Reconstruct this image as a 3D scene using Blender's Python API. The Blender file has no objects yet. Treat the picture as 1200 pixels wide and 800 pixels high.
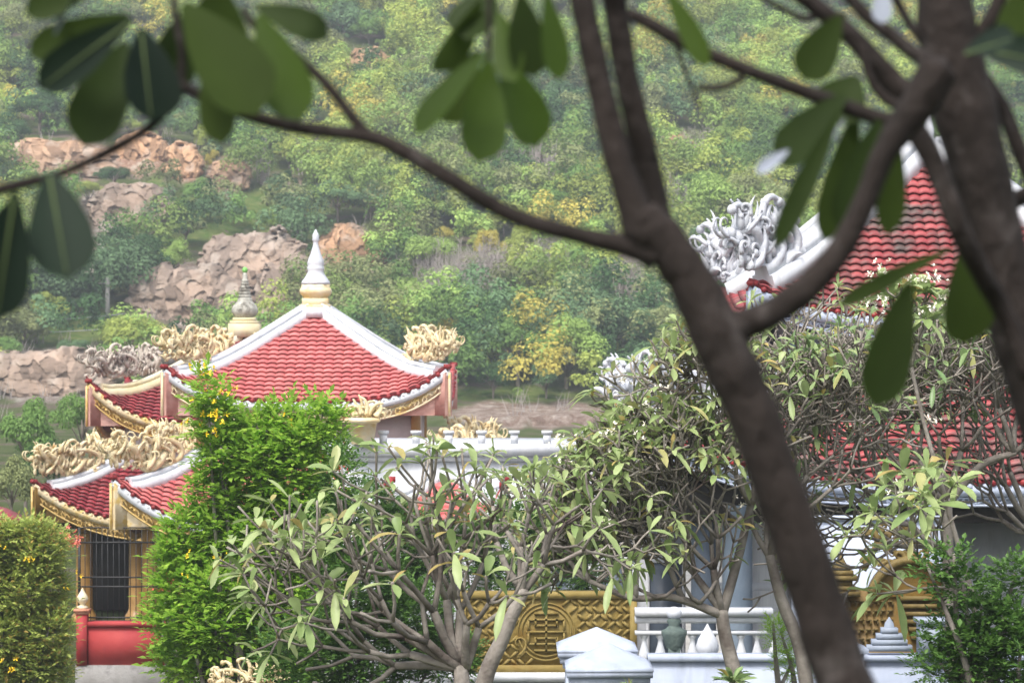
import bpy, math, random
import numpy as np
from mathutils import Vector, noise as mnoise

random.seed(7)
RG = np.random.default_rng(11)
SC = bpy.context.scene
COL = SC.collection
F = 1200 * 100 / 36.0          # focal length in photo pixels
CAMZ = 6.6
PI = math.pi

def at(px, py, Y):
    return np.array([(px - 600) / F * Y, Y, CAMZ + (400 - py) / F * Y])

def nrm(v):
    v = np.asarray(v, float)
    return v / (np.linalg.norm(v, axis=-1, keepdims=True) + 1e-12)

# ------------------------------------------------------------------ mesh builder
ORG = {}
class MB:
    def __init__(s):
        s.v = []; s.q = []; s.t = []; s.n = 0; s.c = []
    def add(s, v, q=None, t=None, col=None):
        v = np.asarray(v, float).reshape(-1, 3)
        s.v.append(v)
        if q is not None and len(q): s.q.append(np.asarray(q, int).reshape(-1, 4) + s.n)
        if t is not None and len(t): s.t.append(np.asarray(t, int).reshape(-1, 3) + s.n)
        if col is not None: s.c.append(np.broadcast_to(np.asarray(col, float), (len(v), 3)))
        s.n += len(v)
    def box(s, c, d, rz=0.0, taper=1.0):
        x, y, z = [k / 2 for k in d]
        v = np.array([[-x,-y,-z],[x,-y,-z],[x,y,-z],[-x,y,-z],
                      [-x*taper,-y*taper,z],[x*taper,-y*taper,z],[x*taper,y*taper,z],[-x*taper,y*taper,z]])
        if rz:
            ca, sa = math.cos(rz), math.sin(rz)
            v = np.c_[v[:,0]*ca - v[:,1]*sa, v[:,0]*sa + v[:,1]*ca, v[:,2]]
        s.add(v + np.asarray(c, float), [[0,3,2,1],[4,5,6,7],[0,1,5,4],[1,2,6,5],[2,3,7,6],[3,0,4,7]])
    def tube(s, pts, rad, sides=6, cap=True):
        P = np.asarray(pts, float); n = len(P)
        R = np.broadcast_to(np.asarray(rad, float), (n,))
        T = np.gradient(P, axis=0) if n > 2 else np.repeat((P[1]-P[0])[None], 2, 0)
        T = nrm(T)
        a = np.array([0,0,1.]) if abs(T[0][2]) < .9 else np.array([1.,0,0])
        u = nrm(np.cross(T[0], a)); U = [u]
        for i in range(1, n):
            u = U[-1] - T[i] * np.dot(U[-1], T[i]); U.append(nrm(u))
        U = np.array(U); W = np.cross(T, U)
        th = np.arange(sides) / sides * 2 * PI
        V = P[:,None] + R[:,None,None] * (U[:,None]*np.cos(th)[None,:,None] + W[:,None]*np.sin(th)[None,:,None])
        i = np.arange(n-1)[:,None]*sides; j = np.arange(sides)[None]; k = (j+1) % sides
        Q = np.stack([i+j, i+k, i+sides+k, i+sides+j], -1).reshape(-1,4)
        V = V.reshape(-1,3); tri = None
        if cap:
            e = len(V); V = np.vstack([V, P[0], P[-1] + T[-1]*R[-1]*.6])
            jj = np.arange(sides); kk = (jj+1) % sides; o = (n-1)*sides
            tri = np.vstack([np.c_[kk, jj, np.full(sides, e)], np.c_[o+jj, o+kk, np.full(sides, e+1)]])
        s.add(V, Q, tri)
    def lathe(s, prof, c=(0,0,0), sides=20, phase=0.0):
        prof = np.asarray(prof, float); n = len(prof)
        th = np.arange(sides)/sides*2*PI + phase
        V = np.stack([prof[:,0:1]*np.cos(th), prof[:,0:1]*np.sin(th), np.repeat(prof[:,1:2], sides, 1)], -1).reshape(-1,3)
        i = np.arange(n-1)[:,None]*sides; j = np.arange(sides)[None]; k = (j+1) % sides
        s.add(V + np.asarray(c, float), np.stack([i+j, i+k, i+sides+k, i+sides+j], -1).reshape(-1,4))
    def ball(s, c, r, sides=8, rings=5, sq=1.0):
        a = np.linspace(-PI/2, PI/2, rings+1)
        s.lathe(np.c_[np.cos(a)*r + 1e-4, np.sin(a)*r*sq], c, sides)
    def grid(s, V):                                      # V: (a,b,3)
        a, b = V.shape[:2]
        i = np.arange(a-1)[:,None]*b; j = np.arange(b-1)[None]
        s.add(V.reshape(-1,3), np.stack([i+j, i+j+1, i+b+j+1, i+b+j], -1).reshape(-1,4))
    def sweep(s, path, sec, up=(0,0,1)):                 # sec: list of (side, up) closed section
        P = np.asarray(path, float); T = nrm(np.gradient(P, axis=0)); up = np.asarray(up, float)
        S = nrm(np.cross(T, up)); N = np.cross(S, T); sec = np.asarray(sec, float); m = len(sec); n = len(P)
        V = P[:,None] + S[:,None]*sec[None,:,0:1] + N[:,None]*sec[None,:,1:2]
        i = np.arange(n-1)[:,None]*m; j = np.arange(m)[None]; k = (j+1) % m
        s.add(V.reshape(-1,3), np.stack([i+j, i+k, i+m+k, i+m+j], -1).reshape(-1,4))
        for o, f in ((0, 1), ((n-1)*m, -1)):
            s.add(V[0 if f == 1 else -1], None, [[0, q, q+1][::f] for q in range(1, m-1)])
    def build(s, name, mat, parent=None, origin=None, smooth=False):
        V = np.vstack(s.v)
        if parent is not None: org = ORG[parent.name]
        else: org = np.asarray(origin if origin is not None else (0,0,0), float)
        q = np.vstack(s.q) if s.q else np.zeros((0,4), int)
        t = np.vstack(s.t) if s.t else np.zeros((0,3), int)
        me = bpy.data.meshes.new(name)
        me.vertices.add(len(V)); me.vertices.foreach_set('co', (V - org).astype(np.float32).ravel())
        me.loops.add(q.size + t.size)
        me.loops.foreach_set('vertex_index', np.concatenate([q.ravel(), t.ravel()]).astype(np.int32))
        me.polygons.add(len(q) + len(t))
        st = np.concatenate([np.arange(len(q))*4, q.size + np.arange(len(t))*3]).astype(np.int32)
        me.polygons.foreach_set('loop_start', st)
        me.update(calc_edges=True); me.validate()
        if s.c and len(me.vertices) == len(V):
            a = me.attributes.new('tone', 'FLOAT_COLOR', 'POINT')
            C = np.vstack(s.c); a.data.foreach_set('color', np.c_[C, np.ones(len(C))].astype(np.float32).ravel())
        if smooth: me.polygons.foreach_set('use_smooth', np.ones(len(me.polygons), bool))
        me.materials.append(mat)
        o = bpy.data.objects.new(name, me); COL.objects.link(o)
        if parent is not None: o.parent = parent
        else: o.location = org
        ORG[o.name] = org
        return o

def thing(name, label, cat, loc, group=None):
    o = bpy.data.objects.new(name, None); COL.objects.link(o); o.location = [float(k) for k in loc]
    o.empty_display_size = .3
    ORG[o.name] = np.asarray(loc, float)
    o['label'] = label; o['category'] = cat
    if group: o['group'] = group
    return o
def tag(o, label, cat, group=None, kind=None):
    o['label'] = label; o['category'] = cat
    if group: o['group'] = group
    if kind: o['kind'] = kind
    return o
def copy_tree(o, parent=None):
    c = o.copy(); COL.objects.link(c)
    if parent is not None: c.parent = parent
    for ch in list(o.children): copy_tree(ch, c)
    return c

# ------------------------------------------------------------------ materials
def newmat(name):
    m = bpy.data.materials.new(name); m.use_nodes = True
    nt = m.node_tree; nt.nodes.clear()
    return m, nt, nt.nodes, nt.links
def mat(name, c1, c2=None, scale=6.0, rough=.7, bump=.25, bscale=None, spec=.35, metal=0.0, c3=None, s3=1.2, t3=(.52,.68), island=0.0, stretch=(1,1,1), coat=0.0, c3amt=1.0):
    m, nt, N, L = newmat(name)
    out = N.new('ShaderNodeOutputMaterial'); b = N.new('ShaderNodeBsdfPrincipled')
    L.new(b.outputs[0], out.inputs[0])
    tc = N.new('ShaderNodeTexCoord'); mp = N.new('ShaderNodeMapping'); mp.inputs['Scale'].default_value = stretch
    L.new(tc.outputs['Object'], mp.inputs[0])
    nz = N.new('ShaderNodeTexNoise'); nz.inputs['Scale'].default_value = scale; nz.inputs['Detail'].default_value = 5
    L.new(mp.outputs[0], nz.inputs['Vector'])
    rp = N.new('ShaderNodeMapRange'); rp.inputs[1].default_value = .35; rp.inputs[2].default_value = .65
    L.new(nz.outputs['Fac'], rp.inputs[0])
    mx = N.new('ShaderNodeMixRGB'); mx.inputs[1].default_value = (*c1, 1); mx.inputs[2].default_value = (*(c2 or c1), 1)
    L.new(rp.outputs[0], mx.inputs[0]); col = mx.outputs[0]
    if c3:
        n3 = N.new('ShaderNodeTexNoise'); n3.inputs['Scale'].default_value = s3; n3.inputs['Detail'].default_value = 8; n3.inputs['Roughness'].default_value = .65
        L.new(mp.outputs[0], n3.inputs['Vector'])
        r3 = N.new('ShaderNodeMapRange'); r3.inputs[1].default_value = t3[0]; r3.inputs[2].default_value = t3[1]; r3.inputs[4].default_value = c3amt
        L.new(n3.outputs['Fac'], r3.inputs[0])
        m3 = N.new('ShaderNodeMixRGB'); m3.inputs[2].default_value = (*c3, 1)
        L.new(r3.outputs[0], m3.inputs[0]); L.new(col, m3.inputs[1]); col = m3.outputs[0]
    if island:
        g = N.new('ShaderNodeNewGeometry'); r = N.new('ShaderNodeMapRange'); r.inputs[3].default_value = 1-island; r.inputs[4].default_value = 1+island
        L.new(g.outputs['Random Per Island'], r.inputs[0])
        hv = N.new('ShaderNodeHueSaturation'); L.new(r.outputs[0], hv.inputs['Value']); L.new(col, hv.inputs['Color']); col = hv.outputs[0]
    L.new(col, b.inputs['Base Color'])
    b.inputs['Roughness'].default_value = rough; b.inputs['Metallic'].default_value = metal
    b.inputs['Specular IOR Level'].default_value = spec
    if coat: b.inputs['Coat Weight'].default_value = coat; b.inputs['Coat Roughness'].default_value = .2
    if bump:
        nb = N.new('ShaderNodeTexNoise'); nb.inputs['Scale'].default_value = bscale or scale*4; nb.inputs['Detail'].default_value = 6
        L.new(mp.outputs[0], nb.inputs['Vector'])
        bp = N.new('ShaderNodeBump'); bp.inputs['Strength'].default_value = bump; bp.inputs['Distance'].default_value = .03
        L.new(nb.outputs['Fac'], bp.inputs['Height']); L.new(bp.outputs[0], b.inputs['Normal'])
    return m
def leafmat(name, c1, c2, c3=None, trans=.35, src='island', rough=.5, spec=.3, vein=None, p3=.93):
    """leaf: colour varies per leaf; src 'object' multiplies the object colour, 'attr' the tone attribute"""
    m, nt, N, L = newmat(name)
    out = N.new('ShaderNodeOutputMaterial'); b = N.new('ShaderNodeBsdfPrincipled'); tr = N.new('ShaderNodeBsdfTranslucent')
    mixs = N.new('ShaderNodeMixShader'); mixs.inputs[0].default_value = trans
    L.new(b.outputs[0], mixs.inputs[1]); L.new(tr.outputs[0], mixs.inputs[2]); L.new(mixs.outputs[0], out.inputs[0])
    g = N.new('ShaderNodeNewGeometry')
    cr = N.new('ShaderNodeValToRGB'); e = cr.color_ramp.elements
    e[0].position = 0; e[0].color = (*c1, 1); e[1].position = .85 if c3 else 1; e[1].color = (*c2, 1)
    if c3: x = e.new(p3); x.color = (*c3, 1)
    L.new(g.outputs['Random Per Island'], cr.inputs[0]); col = cr.outputs[0]
    if src in ('object', 'attr'):
        if src == 'object': oi = N.new('ShaderNodeObjectInfo'); s = oi.outputs['Color']
        else: oi = N.new('ShaderNodeAttribute'); oi.attribute_name = 'tone'; s = oi.outputs['Color']
        mm = N.new('ShaderNodeMixRGB'); mm.blend_type = 'MULTIPLY'; mm.inputs[0].default_value = 1
        L.new(col, mm.inputs[1]); L.new(s, mm.inputs[2]); col = mm.outputs[0]
    else:
        tc = N.new('ShaderNodeTexCoord'); nz = N.new('ShaderNodeTexNoise'); nz.inputs['Scale'].default_value = 9; nz.inputs['Detail'].default_value = 4
        L.new(tc.outputs['Object'], nz.inputs['Vector'])
        r = N.new('ShaderNodeMapRange'); r.inputs[3].default_value = .7; r.inputs[4].default_value = 1.3
        L.new(nz.outputs['Fac'], r.inputs[0]); hv = N.new('ShaderNodeHueSaturation')
        L.new(r.outputs[0], hv.inputs['Value']); L.new(col, hv.inputs['Color']); col = hv.outputs[0]
    L.new(col, b.inputs['Base Color']); L.new(col, tr.inputs['Color'])
    b.inputs['Roughness'].default_value = rough; b.inputs['Specular IOR Level'].default_value = spec
    return m

M = {}
M['tile_red'] = mat('glazed_red_tile', (.50,.115,.115), (.57,.165,.155), 2.5, .5, .15, island=.22, c3=(.2,.05,.05), s3=1.6, t3=(.62,.75), c3amt=.6)
M['tile_crimson'] = mat('glazed_crimson_tile', (.22,.025,.036), (.29,.045,.05), 2.5, .45, .15, island=.25, c3=(.1,.03,.03), s3=1.3, t3=(.5,.68), c3amt=.7)
M['tile_old'] = mat('weathered_red_tile', (.26,.045,.05), (.33,.075,.075), 2.5, .5, .2, island=.28, c3=(.10,.085,.075), s3=1.1, t3=(.47,.60), c3amt=.9)
M['tile_edge'] = mat('dark_red_tile_edge', (.22,.02,.025), (.3,.03,.03), 3, .45, .2, island=.2)
M['white_plaster'] = mat('white_plaster', (.66,.67,.70), (.58,.60,.64), 3, .75, .2, c3=(.40,.42,.45), s3=2.2, t3=(.52,.72), stretch=(1,1,.5))
M['white_bright'] = mat('white_painted_cement', (.62,.63,.66), (.56,.58,.62), 3, .7, .2, c3=(.34,.35,.36), s3=1.8, t3=(.54,.78), c3amt=.7, stretch=(2,2,.6))
M['white_statue'] = mat('white_painted_statue', (.60,.61,.65), (.46,.48,.53), 9, .6, .35, c3=(.3,.31,.34), s3=4, t3=(.56,.72))
M['cream'] = mat('cream_plaster', (.62,.50,.30), (.72,.62,.44), 4, .7, .3, c3=(.62,.44,.14), s3=3, t3=(.5,.62))
M['cream_statue'] = mat('cream_painted_statue', (.62,.50,.28), (.74,.65,.44), 8, .6, .4, c3=(.42,.27,.10), s3=5, t3=(.52,.68))
M['grey_statue'] = mat('weathered_grey_statue', (.46,.40,.35), (.58,.52,.44), 8, .8, .5, c3=(.18,.15,.14), s3=4, t3=(.5,.66))
M['yellow_ridge'] = mat('ochre_and_cream_ridge', (.66,.60,.47), (.62,.54,.33), 2.2, .7, .3, c3=(.4,.32,.2), s3=3, t3=(.58,.72))
M['spire_yellow'] = mat('ochre_painted_cement', (.68,.50,.22), (.74,.67,.50), 4, .6, .3)
M['spire_grey'] = mat('mossy_grey_cement', (.33,.32,.28), (.5,.49,.43), 7, .85, .6, c3=(.13,.12,.10), s3=5, t3=(.5,.65))
M['gold'] = mat('old_gold_paint', (.55,.36,.10), (.66,.48,.2), 8, .42, .35, spec=.5, c3=(.25,.13,.03), s3=6, t3=(.55,.75))
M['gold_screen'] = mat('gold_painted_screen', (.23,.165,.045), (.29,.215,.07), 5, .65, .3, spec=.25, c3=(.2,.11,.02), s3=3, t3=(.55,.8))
M['gold_shade'] = mat('shaded_gold_paint', (.13,.09,.026), (.18,.13,.04), 5, .6, .4, spec=.3, c3=(.07,.045,.015), s3=3, t3=(.5,.7))  # screen gold darkened: shade of eave and tree put into the colour
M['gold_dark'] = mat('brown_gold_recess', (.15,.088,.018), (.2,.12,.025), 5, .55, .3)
M['soffit'] = mat('brown_soffit', (.10,.05,.035), (.16,.09,.06), 4, .7, .2)
M['pink'] = mat('dusty_pink_plaster', (.46,.24,.20), (.58,.36,.31), 3, .75, .3, c3=(.4,.18,.15), s3=2, t3=(.5,.7))
M['pink_wall'] = mat('pale_mauve_wall', (.62,.55,.55), (.56,.48,.48), 2, .8, .2, c3=(.4,.33,.33), s3=1.5, t3=(.55,.8))
M['column_gold'] = mat('golden_brown_column', (.28,.15,.04), (.38,.22,.07), 5, .4, .2, spec=.5)
M['dark'] = mat('shade_black', (.02,.018,.016), (.035,.03,.025), 3, .8, .1)  # near black painting the dark of rooms, openings and the soffit shadow
M['iron'] = mat('black_iron', (.02,.02,.022), (.03,.03,.03), 9, .5, .1)
M['red_wall'] = mat('red_painted_wall', (.36,.035,.04), (.43,.06,.055), 1.6, .7, .25, c3=(.3,.04,.05), s3=2.5, t3=(.55,.8))
M['terracotta'] = mat('terracotta_cap', (.5,.2,.12), (.6,.28,.18), 6, .7, .3)
M['concrete'] = mat('bare_concrete', (.22,.21,.20), (.32,.31,.30), 3, .9, .5, c3=(.12,.11,.11), s3=3, t3=(.5,.7))
M['blue_white'] = mat('bluish_white_paint', (.40,.45,.57), (.45,.50,.61), 2, .6, .15, c3=(.25,.28,.34), s3=1.6, t3=(.52,.75), stretch=(2.5,2.5,.6), c3amt=.7)
M['blue_grey'] = mat('blue_grey_paint', (.30,.34,.42), (.36,.41,.49), 2, .65, .2, c3=(.22,.25,.30), s3=2, t3=(.5,.75))
M['col_grey'] = mat('slate_blue_column', (.07,.09,.12), (.10,.125,.16), 2.5, .45, .15)
M['col_light'] = mat('pale_slate_column', (.17,.22,.28), (.22,.27,.33), 2.5, .45, .15)
M['green_stone'] = mat('green_grey_stone', (.08,.11,.10), (.13,.17,.15), 8, .7, .4)
M['bark_near'] = mat('brown_frangipani_bark', (.013,.009,.007), (.023,.016,.013), 9, .9, .5, bscale=45, c3=(.06,.05,.046), s3=11, t3=(.56,.68), stretch=(1,1,.6))  # albedo kept very dark: shade over the near trees is in the colour
M['bark_mid'] = mat('grey_frangipani_bark', (.20,.175,.15), (.32,.285,.25), 7, .85, .4, c3=(.10,.075,.065), s3=2.5, t3=(.5,.68), island=.2)
M['bark_hill'] = mat('grey_brown_bark', (.20,.16,.13), (.28,.24,.2), 1, .9, .2)
M['bark_pale'] = mat('pale_bare_bark', (.36,.31,.29), (.45,.40,.37), 1, .9, .2)
M['leaf_near'] = leafmat('dark_frangipani_leaf', (.023,.040,.010), (.050,.078,.015), trans=.42, rough=.55, spec=.12)  # green darkened to carry the shade the near tree stands in
M['leaf_near_blue'] = leafmat('deep_green_glossy_leaf', (.008,.016,.010), (.014,.026,.015), trans=.12, rough=.5, spec=.15)  # also darkened for the shade on the near leaves
M['leaf_near_bright'] = leafmat('backlit_green_leaf', (.055,.10,.013), (.085,.14,.02), trans=.6, rough=.4)
M['leaf_sheen'] = leafmat('painted_sheen_leaf', (.33,.36,.43), (.36,.39,.46), trans=.1, rough=.25)  # pale colour painting sheen and backlight on green leaves
M['leaf_mid'] = leafmat('frangipani_leaf', (.24,.34,.12), (.44,.52,.24), (.48,.38,.14), trans=.35, rough=.4, p3=.97)
M['leaf_mid_deep'] = leafmat('bluish_frangipani_leaf', (.18,.29,.12), (.36,.45,.20), (.42,.34,.10), trans=.3, rough=.35, p3=.97)
M['leaf_lush'] = leafmat('bright_pinnate_leaf', (.22,.42,.05), (.46,.66,.10), trans=.55)
M['leaf_hedge'] = leafmat('hedge_leaf', (.24,.32,.07), (.48,.56,.14), (.5,.36,.10), trans=.35)
M['leaf_shrub'] = leafmat('dark_shrub_leaf', (.06,.14,.03), (.15,.28,.06), trans=.35)
M['leaf_tree'] = leafmat('hill_leaf', (.88,.9,.88), (1.15,1.12,1.05), trans=.35, src='object', rough=.65, spec=.15)
M['leaf_wood'] = leafmat('wood_leaf', (.88,.9,.88), (1.15,1.12,1.05), trans=.35, src='attr', rough=.65, spec=.15)
M['twig'] = leafmat('bare_twig', (.30,.26,.24), (.42,.37,.34), trans=.1)
M['petal_white'] = mat('white_petal', (.85,.80,.66), (.9,.86,.76), 20, .6, 0)
M['petal_yellow'] = mat('yellow_petal', (.85,.55,.02), (.9,.65,.03), 20, .6, 0)
M['petal_red'] = mat('red_petal', (.6,.05,.03), (.7,.12,.06), 20, .6, 0)
M['petal_pink'] = mat('coral_petal', (.75,.16,.12), (.8,.25,.18), 20, .6, 0)
M['wire'] = mat('cable', (.3,.3,.32), None, 5, .6, 0)

# ------------------------------------------------------------------ terrain
YP = [-200, 9, 17, 33, 38, 100, 150, 185, 205, 230, 262, 300, 340, 420, 520, 700, 1200]
ZP = [5.0, 5.0, 1.6, 1.6, 0.0, 0.0, .3, 1.2, 3.0, 10.5, 20.5, 34, 50, 88, 128, 170, 230]
#   masks in the picture plane turned into places on the hill: (px, py, rx, ry, red, height of the rock face)
ROCK = [(70,188,75,26,.45,2.5),(165,182,34,30,.8,2.5),(214,192,24,24,.75,2),(268,205,26,22,.6,1.5),(345,222,14,16,.4,1),
        (150,248,55,34,.1,1.5),(95,290,30,50,.1,1.5),(300,318,58,42,.35,4),(215,350,75,40,.12,3),(300,368,60,35,.1,2),(405,302,46,36,.62,4.5),
        (50,440,85,30,.05,3),(180,405,50,22,.1,2),(430,75,32,20,.95,3),(628,207,34,16,.5,2),(792,168,26,11,.9,1.5),
        (545,335,30,34,.1,1.5),(600,325,30,30,.08,1),(745,345,45,40,.1,1.5),(620,486,110,17,.22,.6),(430,345,22,22,.5,1),(560,205,18,14,.1,1)]
BARE = [(510,335,42,38),(590,335,42,40),(660,320,34,26),(745,345,46,44),(815,185,22,30),(785,250,20,24),(358,185,14,22),(620,200,30,22),(312,208,12,14),(560,205,24,18),(100,110,16,24)]
GRASS = [(225,245,30,30),(270,272,50,24),(120,380,60,14),(60,390,60,20),(600,462,90,10),(185,235,15,30),(330,240,50,20)]
def vnoise(x, y, s, seed=0, oct=4):
    """cheap value noise, vectorised"""
    x = np.asarray(x, float)/s; y = np.asarray(y, float)/s; tot = 0; amp = 1; nsum = 0
    for o in range(oct):
        xi = np.floor(x).astype(int); yi = np.floor(y).astype(int); fx = x-xi; fy = y-yi
        fx = fx*fx*(3-2*fx); fy = fy*fy*(3-2*fy)
        def h(a, b):
            n = (a*374761393 + b*668265263 + (seed+o)*1274126177) & 0x7fffffff
            n = ((n ^ (n >> 13)) * 1274126177) & 0x7fffffff
            return ((n ^ (n >> 16)) & 0xffff) / 65535.0
        v = (h(xi,yi)*(1-fx)+h(xi+1,yi)*fx)*(1-fy) + (h(xi,yi+1)*(1-fx)+h(xi+1,yi+1)*fx)*fy
        tot = tot + v*amp; nsum += amp; amp *= .5; x = x*2.03+17; y = y*2.03+31
    return tot/nsum
def hill_base(X, Y):
    z = np.interp(Y, YP, ZP)
    k = np.clip((Y-175)/60, 0, 1)
    z = z + k*(vnoise(X, Y, 42, 3)-.5)*9 + k*(X*-.012)
    z = z - .75*np.clip((-6.3-X)/.5, 0, 1)*np.clip((Y-42)/3, 0, 1)*np.clip((61.5-Y)/2, 0, 1)
    return z
_YS = np.arange(100, 520, .5)
def ray_hill(px, py):
    a = np.atleast_1d(np.asarray(px, float)); b = np.atleast_1d(np.asarray(py, float)); out = np.zeros(len(a))
    for i in range(0, len(a), 400):
        A = (a[i:i+400,None]-600)/F*_YS[None]; B = CAMZ + (400-b[i:i+400,None])/F*_YS[None]
        d = hill_base(A, np.repeat(_YS[None], len(A), 0)) - B > 0
        out[i:i+400] = np.where(d.any(1), _YS[np.argmax(d, 1)], 519.)
    return float(out[0]) if np.ndim(px) == 0 else out
_R = []
for (px, py, rx, ry, red, hh) in ROCK:
    Yc = ray_hill(px, py+ry*.6); _R.append(((px-600)/F*Yc, Yc, rx/F*Yc, hh))
def hill(X, Y):
    z = hill_base(X, Y)
    w = np.zeros_like(z)
    for (x0, y0, rx, hh) in _R:
        lat = np.clip(1.25-((X-x0)/(rx*1.05))**2, 0, 1)
        yy = y0 + (vnoise(X, X*0+y0, 5, 5)-.5)*6
        f = np.clip((Y-yy)/2.4, 0, 1); back = np.clip(1-(Y-yy-2.4)/16, 0, 1)
        b = lat*f*back*hh; w = np.maximum(w, lat*(f > 0)*np.clip(1-(Y-yy)/9, 0, 1)); z = z + b*.12
    r = 1-np.abs(vnoise(X, Y, 3.2, 9, 4)*2-1)
    r2 = 1-np.abs(vnoise(X, Y, 1.1, 19, 3)*2-1)
    z = z + w*((r-.6)*1.2 + (r2-.6)*.5)
    return z
def proj(X, Y, Z): return 600 + X/Y*F, 400 - (Z-CAMZ)/Y*F
def mask(px, py, L, j):
    m = np.zeros_like(px); red = np.zeros_like(px)
    wob = (vnoise(px, py, 22, 40+j, 4)-.5)
    for e in L:
        d = ((px-e[0])/e[2])**2 + ((py-e[1])/e[3])**2
        k = np.clip((1.12-d + wob*1.9)*2.4, 0, 1)
        if len(e) > 4: red = np.where(k > m, e[4], red)
        m = np.maximum(m, k)
    return m, red

xs = np.sinh(np.linspace(-1, 1, 601)*2.2)/math.sinh(2.2)
ys = np.concatenate([np.arange(-120, 8, 8), np.arange(8, 40, 1.), np.arange(40, 150, 4), np.arange(150, 400, .55), np.arange(400, 1300, 12)])
def build_ground():
    X = np.repeat(np.linspace(-1, 1, 561)[None], len(ys), 0)
    half = np.interp(ys, [-200, 150, 400, 1300], [75, 75, 105, 700])[:,None]
    X = X*half; Y = np.repeat(ys[:,None], 561, 1); Z = hill(X, Y)
    mb = MB(); mb.grid(np.stack([X, Y, Z], -1))
    Yc = np.maximum(Y, 5); px, py = proj(X, Yc, Z)
    far = (Y > 140)
    m, red = mask(px, py, ROCK, 0); g, _ = mask(px, py, GRASS, 1)
    tone = np.stack([m*far, red*far, g*far], -1).reshape(-1, 3)
    mb.c = [tone]
    # material
    mm, nt, N, L = newmat('hillside_ground')
    out = N.new('ShaderNodeOutputMaterial'); b = N.new('ShaderNodeBsdfPrincipled'); L.new(b.outputs[0], out.inputs[0]); b.inputs['Roughness'].default_value = .95; b.inputs['Specular IOR Level'].default_value = .1
    at_ = N.new('ShaderNodeAttribute'); at_.attribute_name = 'tone'; sp = N.new('ShaderNodeSeparateColor'); L.new(at_.outputs['Color'], sp.inputs[0])
    tc = N.new('ShaderNodeTexCoord')
    def noise(s, d=6, r=.6, st=None):
        n = N.new('ShaderNodeTexNoise'); n.inputs['Scale'].default_value = s; n.inputs['Detail'].default_value = d; n.inputs['Roughness'].default_value = r
        if st:
            mp = N.new('ShaderNodeMapping'); mp.inputs['Scale'].default_value = st; L.new(tc.outputs['Object'], mp.inputs[0]); L.new(mp.outputs[0], n.inputs['Vector'])
        else: L.new(tc.outputs['Object'], n.inputs['Vector'])
        return n.outputs['Fac']
    def ramp(f, els):
        r = N.new('ShaderNodeValToRGB'); e = r.color_ramp.elements
        for i, (p, c) in enumerate(els):
            x = e[i] if i < 2 else e.new(p)
            x.position = p; x.color = (*c, 1)
        L.new(f, r.inputs[0]); return r.outputs[0]
    def mix(f, a, c):
        x = N.new('ShaderNodeMixRGB'); L.new(f, x.inputs[0]); L.new(a, x.inputs[1]); L.new(c, x.inputs[2]); return x.outputs[0]
    scrub = ramp(noise(.35), [(.36, (.09,.12,.035)), (.62, (.20,.16,.12)), (.5, (.13,.17,.05))])
    grass = ramp(noise(.9), [(.35, (.10,.20,.03)), (.65, (.24,.27,.09))])
    grey = ramp(noise(.8, 12, .8, (1,1,.8)), [(.34, (.10,.08,.07)), (.60, (.62,.57,.52)), (.49, (.33,.26,.22))])
    redc = ramp(noise(.8, 12, .78, (1.3,1,.45)), [(.34, (.28,.11,.06)), (.60, (.75,.62,.48)), (.50, (.56,.31,.19))])
    rock = mix(sp.outputs[1], grey, redc)
    c = mix(sp.outputs[2], scrub, grass); c = mix(sp.outputs[0], c, rock)
    L.new(c, b.inputs['Base Color'])
    bp = N.new('ShaderNodeBump'); bp.inputs['Strength'].default_value = .9; bp.inputs['Distance'].default_value = 1.1
    L.new(noise(1.7, 10, .75), bp.inputs['Height']); L.new(bp.outputs[0], b.inputs['Normal'])
    o = mb.build('hillside', mm, smooth=True); o['kind'] = 'structure'
    return o
# ------------------------------------------------------------------ foliage helpers
LT = np.array([0, .12, .35, .62, .85, 1.0]); LW = np.array([.10, .30, .72, 1.0, .78, .06])
def leaves(mb, base, d, L, W, droop=.3, fold=.18, prof=LW, ts=LT, upv=None):
    """batch of blades. base,d:(n,3) L,W:(n,)"""
    base = np.asarray(base, float); d = nrm(d); n = len(base)
    L = np.broadcast_to(L, (n,)); W = np.broadcast_to(W, (n,))
    up = np.broadcast_to(np.array([0,0,1.]) if upv is None else upv, (n,3))
    s = np.cross(d, up + RG.normal(0, .25, (n,3))); s = nrm(s); nn = np.cross(s, d)
    t = ts[None,:,None]
    ctr = base[:,None] + d[:,None]*t*L[:,None,None] + np.array([0,0,-1.])*(np.broadcast_to(droop,(n,))[:,None,None]*t**2*L[:,None,None])
    hw = (prof[None,:]*W[:,None]/2)[:,:,None]
    lift = nn[:,None]*hw*fold*2
    V = np.stack([ctr - s[:,None]*hw + lift, ctr, ctr + s[:,None]*hw + lift], 2)     # n,k,3,3
    k = len(ts); V = V.reshape(-1,3)
    i = (np.arange(n)[:,None,None]*k + np.arange(k-1)[None,:,None])*3 + np.arange(2)[None,None,:]
    mb.add(V, np.stack([i, i+1, i+4, i+3], -1).reshape(-1,4))
def cards(mb, P, Nn, size, aspect=.6, col=None):
    P = np.asarray(P); n = len(P); Nn = nrm(Nn)
    a = nrm(np.cross(Nn, RG.normal(0,1,(n,3)))); b = np.cross(Nn, a); s = np.broadcast_to(size, (n,))[:,None]
    V = np.stack([P - a*s, P - b*s*aspect + Nn*s*.12, P + a*s, P + b*s*aspect + Nn*s*.12], 1).reshape(-1,3)
    mb.add(V, np.arange(n*4).reshape(-1,4), col=None if col is None else np.repeat(np.broadcast_to(col,(n,3)), 4, 0))
def rvec(n): return nrm(RG.normal(0, 1, (n, 3)))
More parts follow.
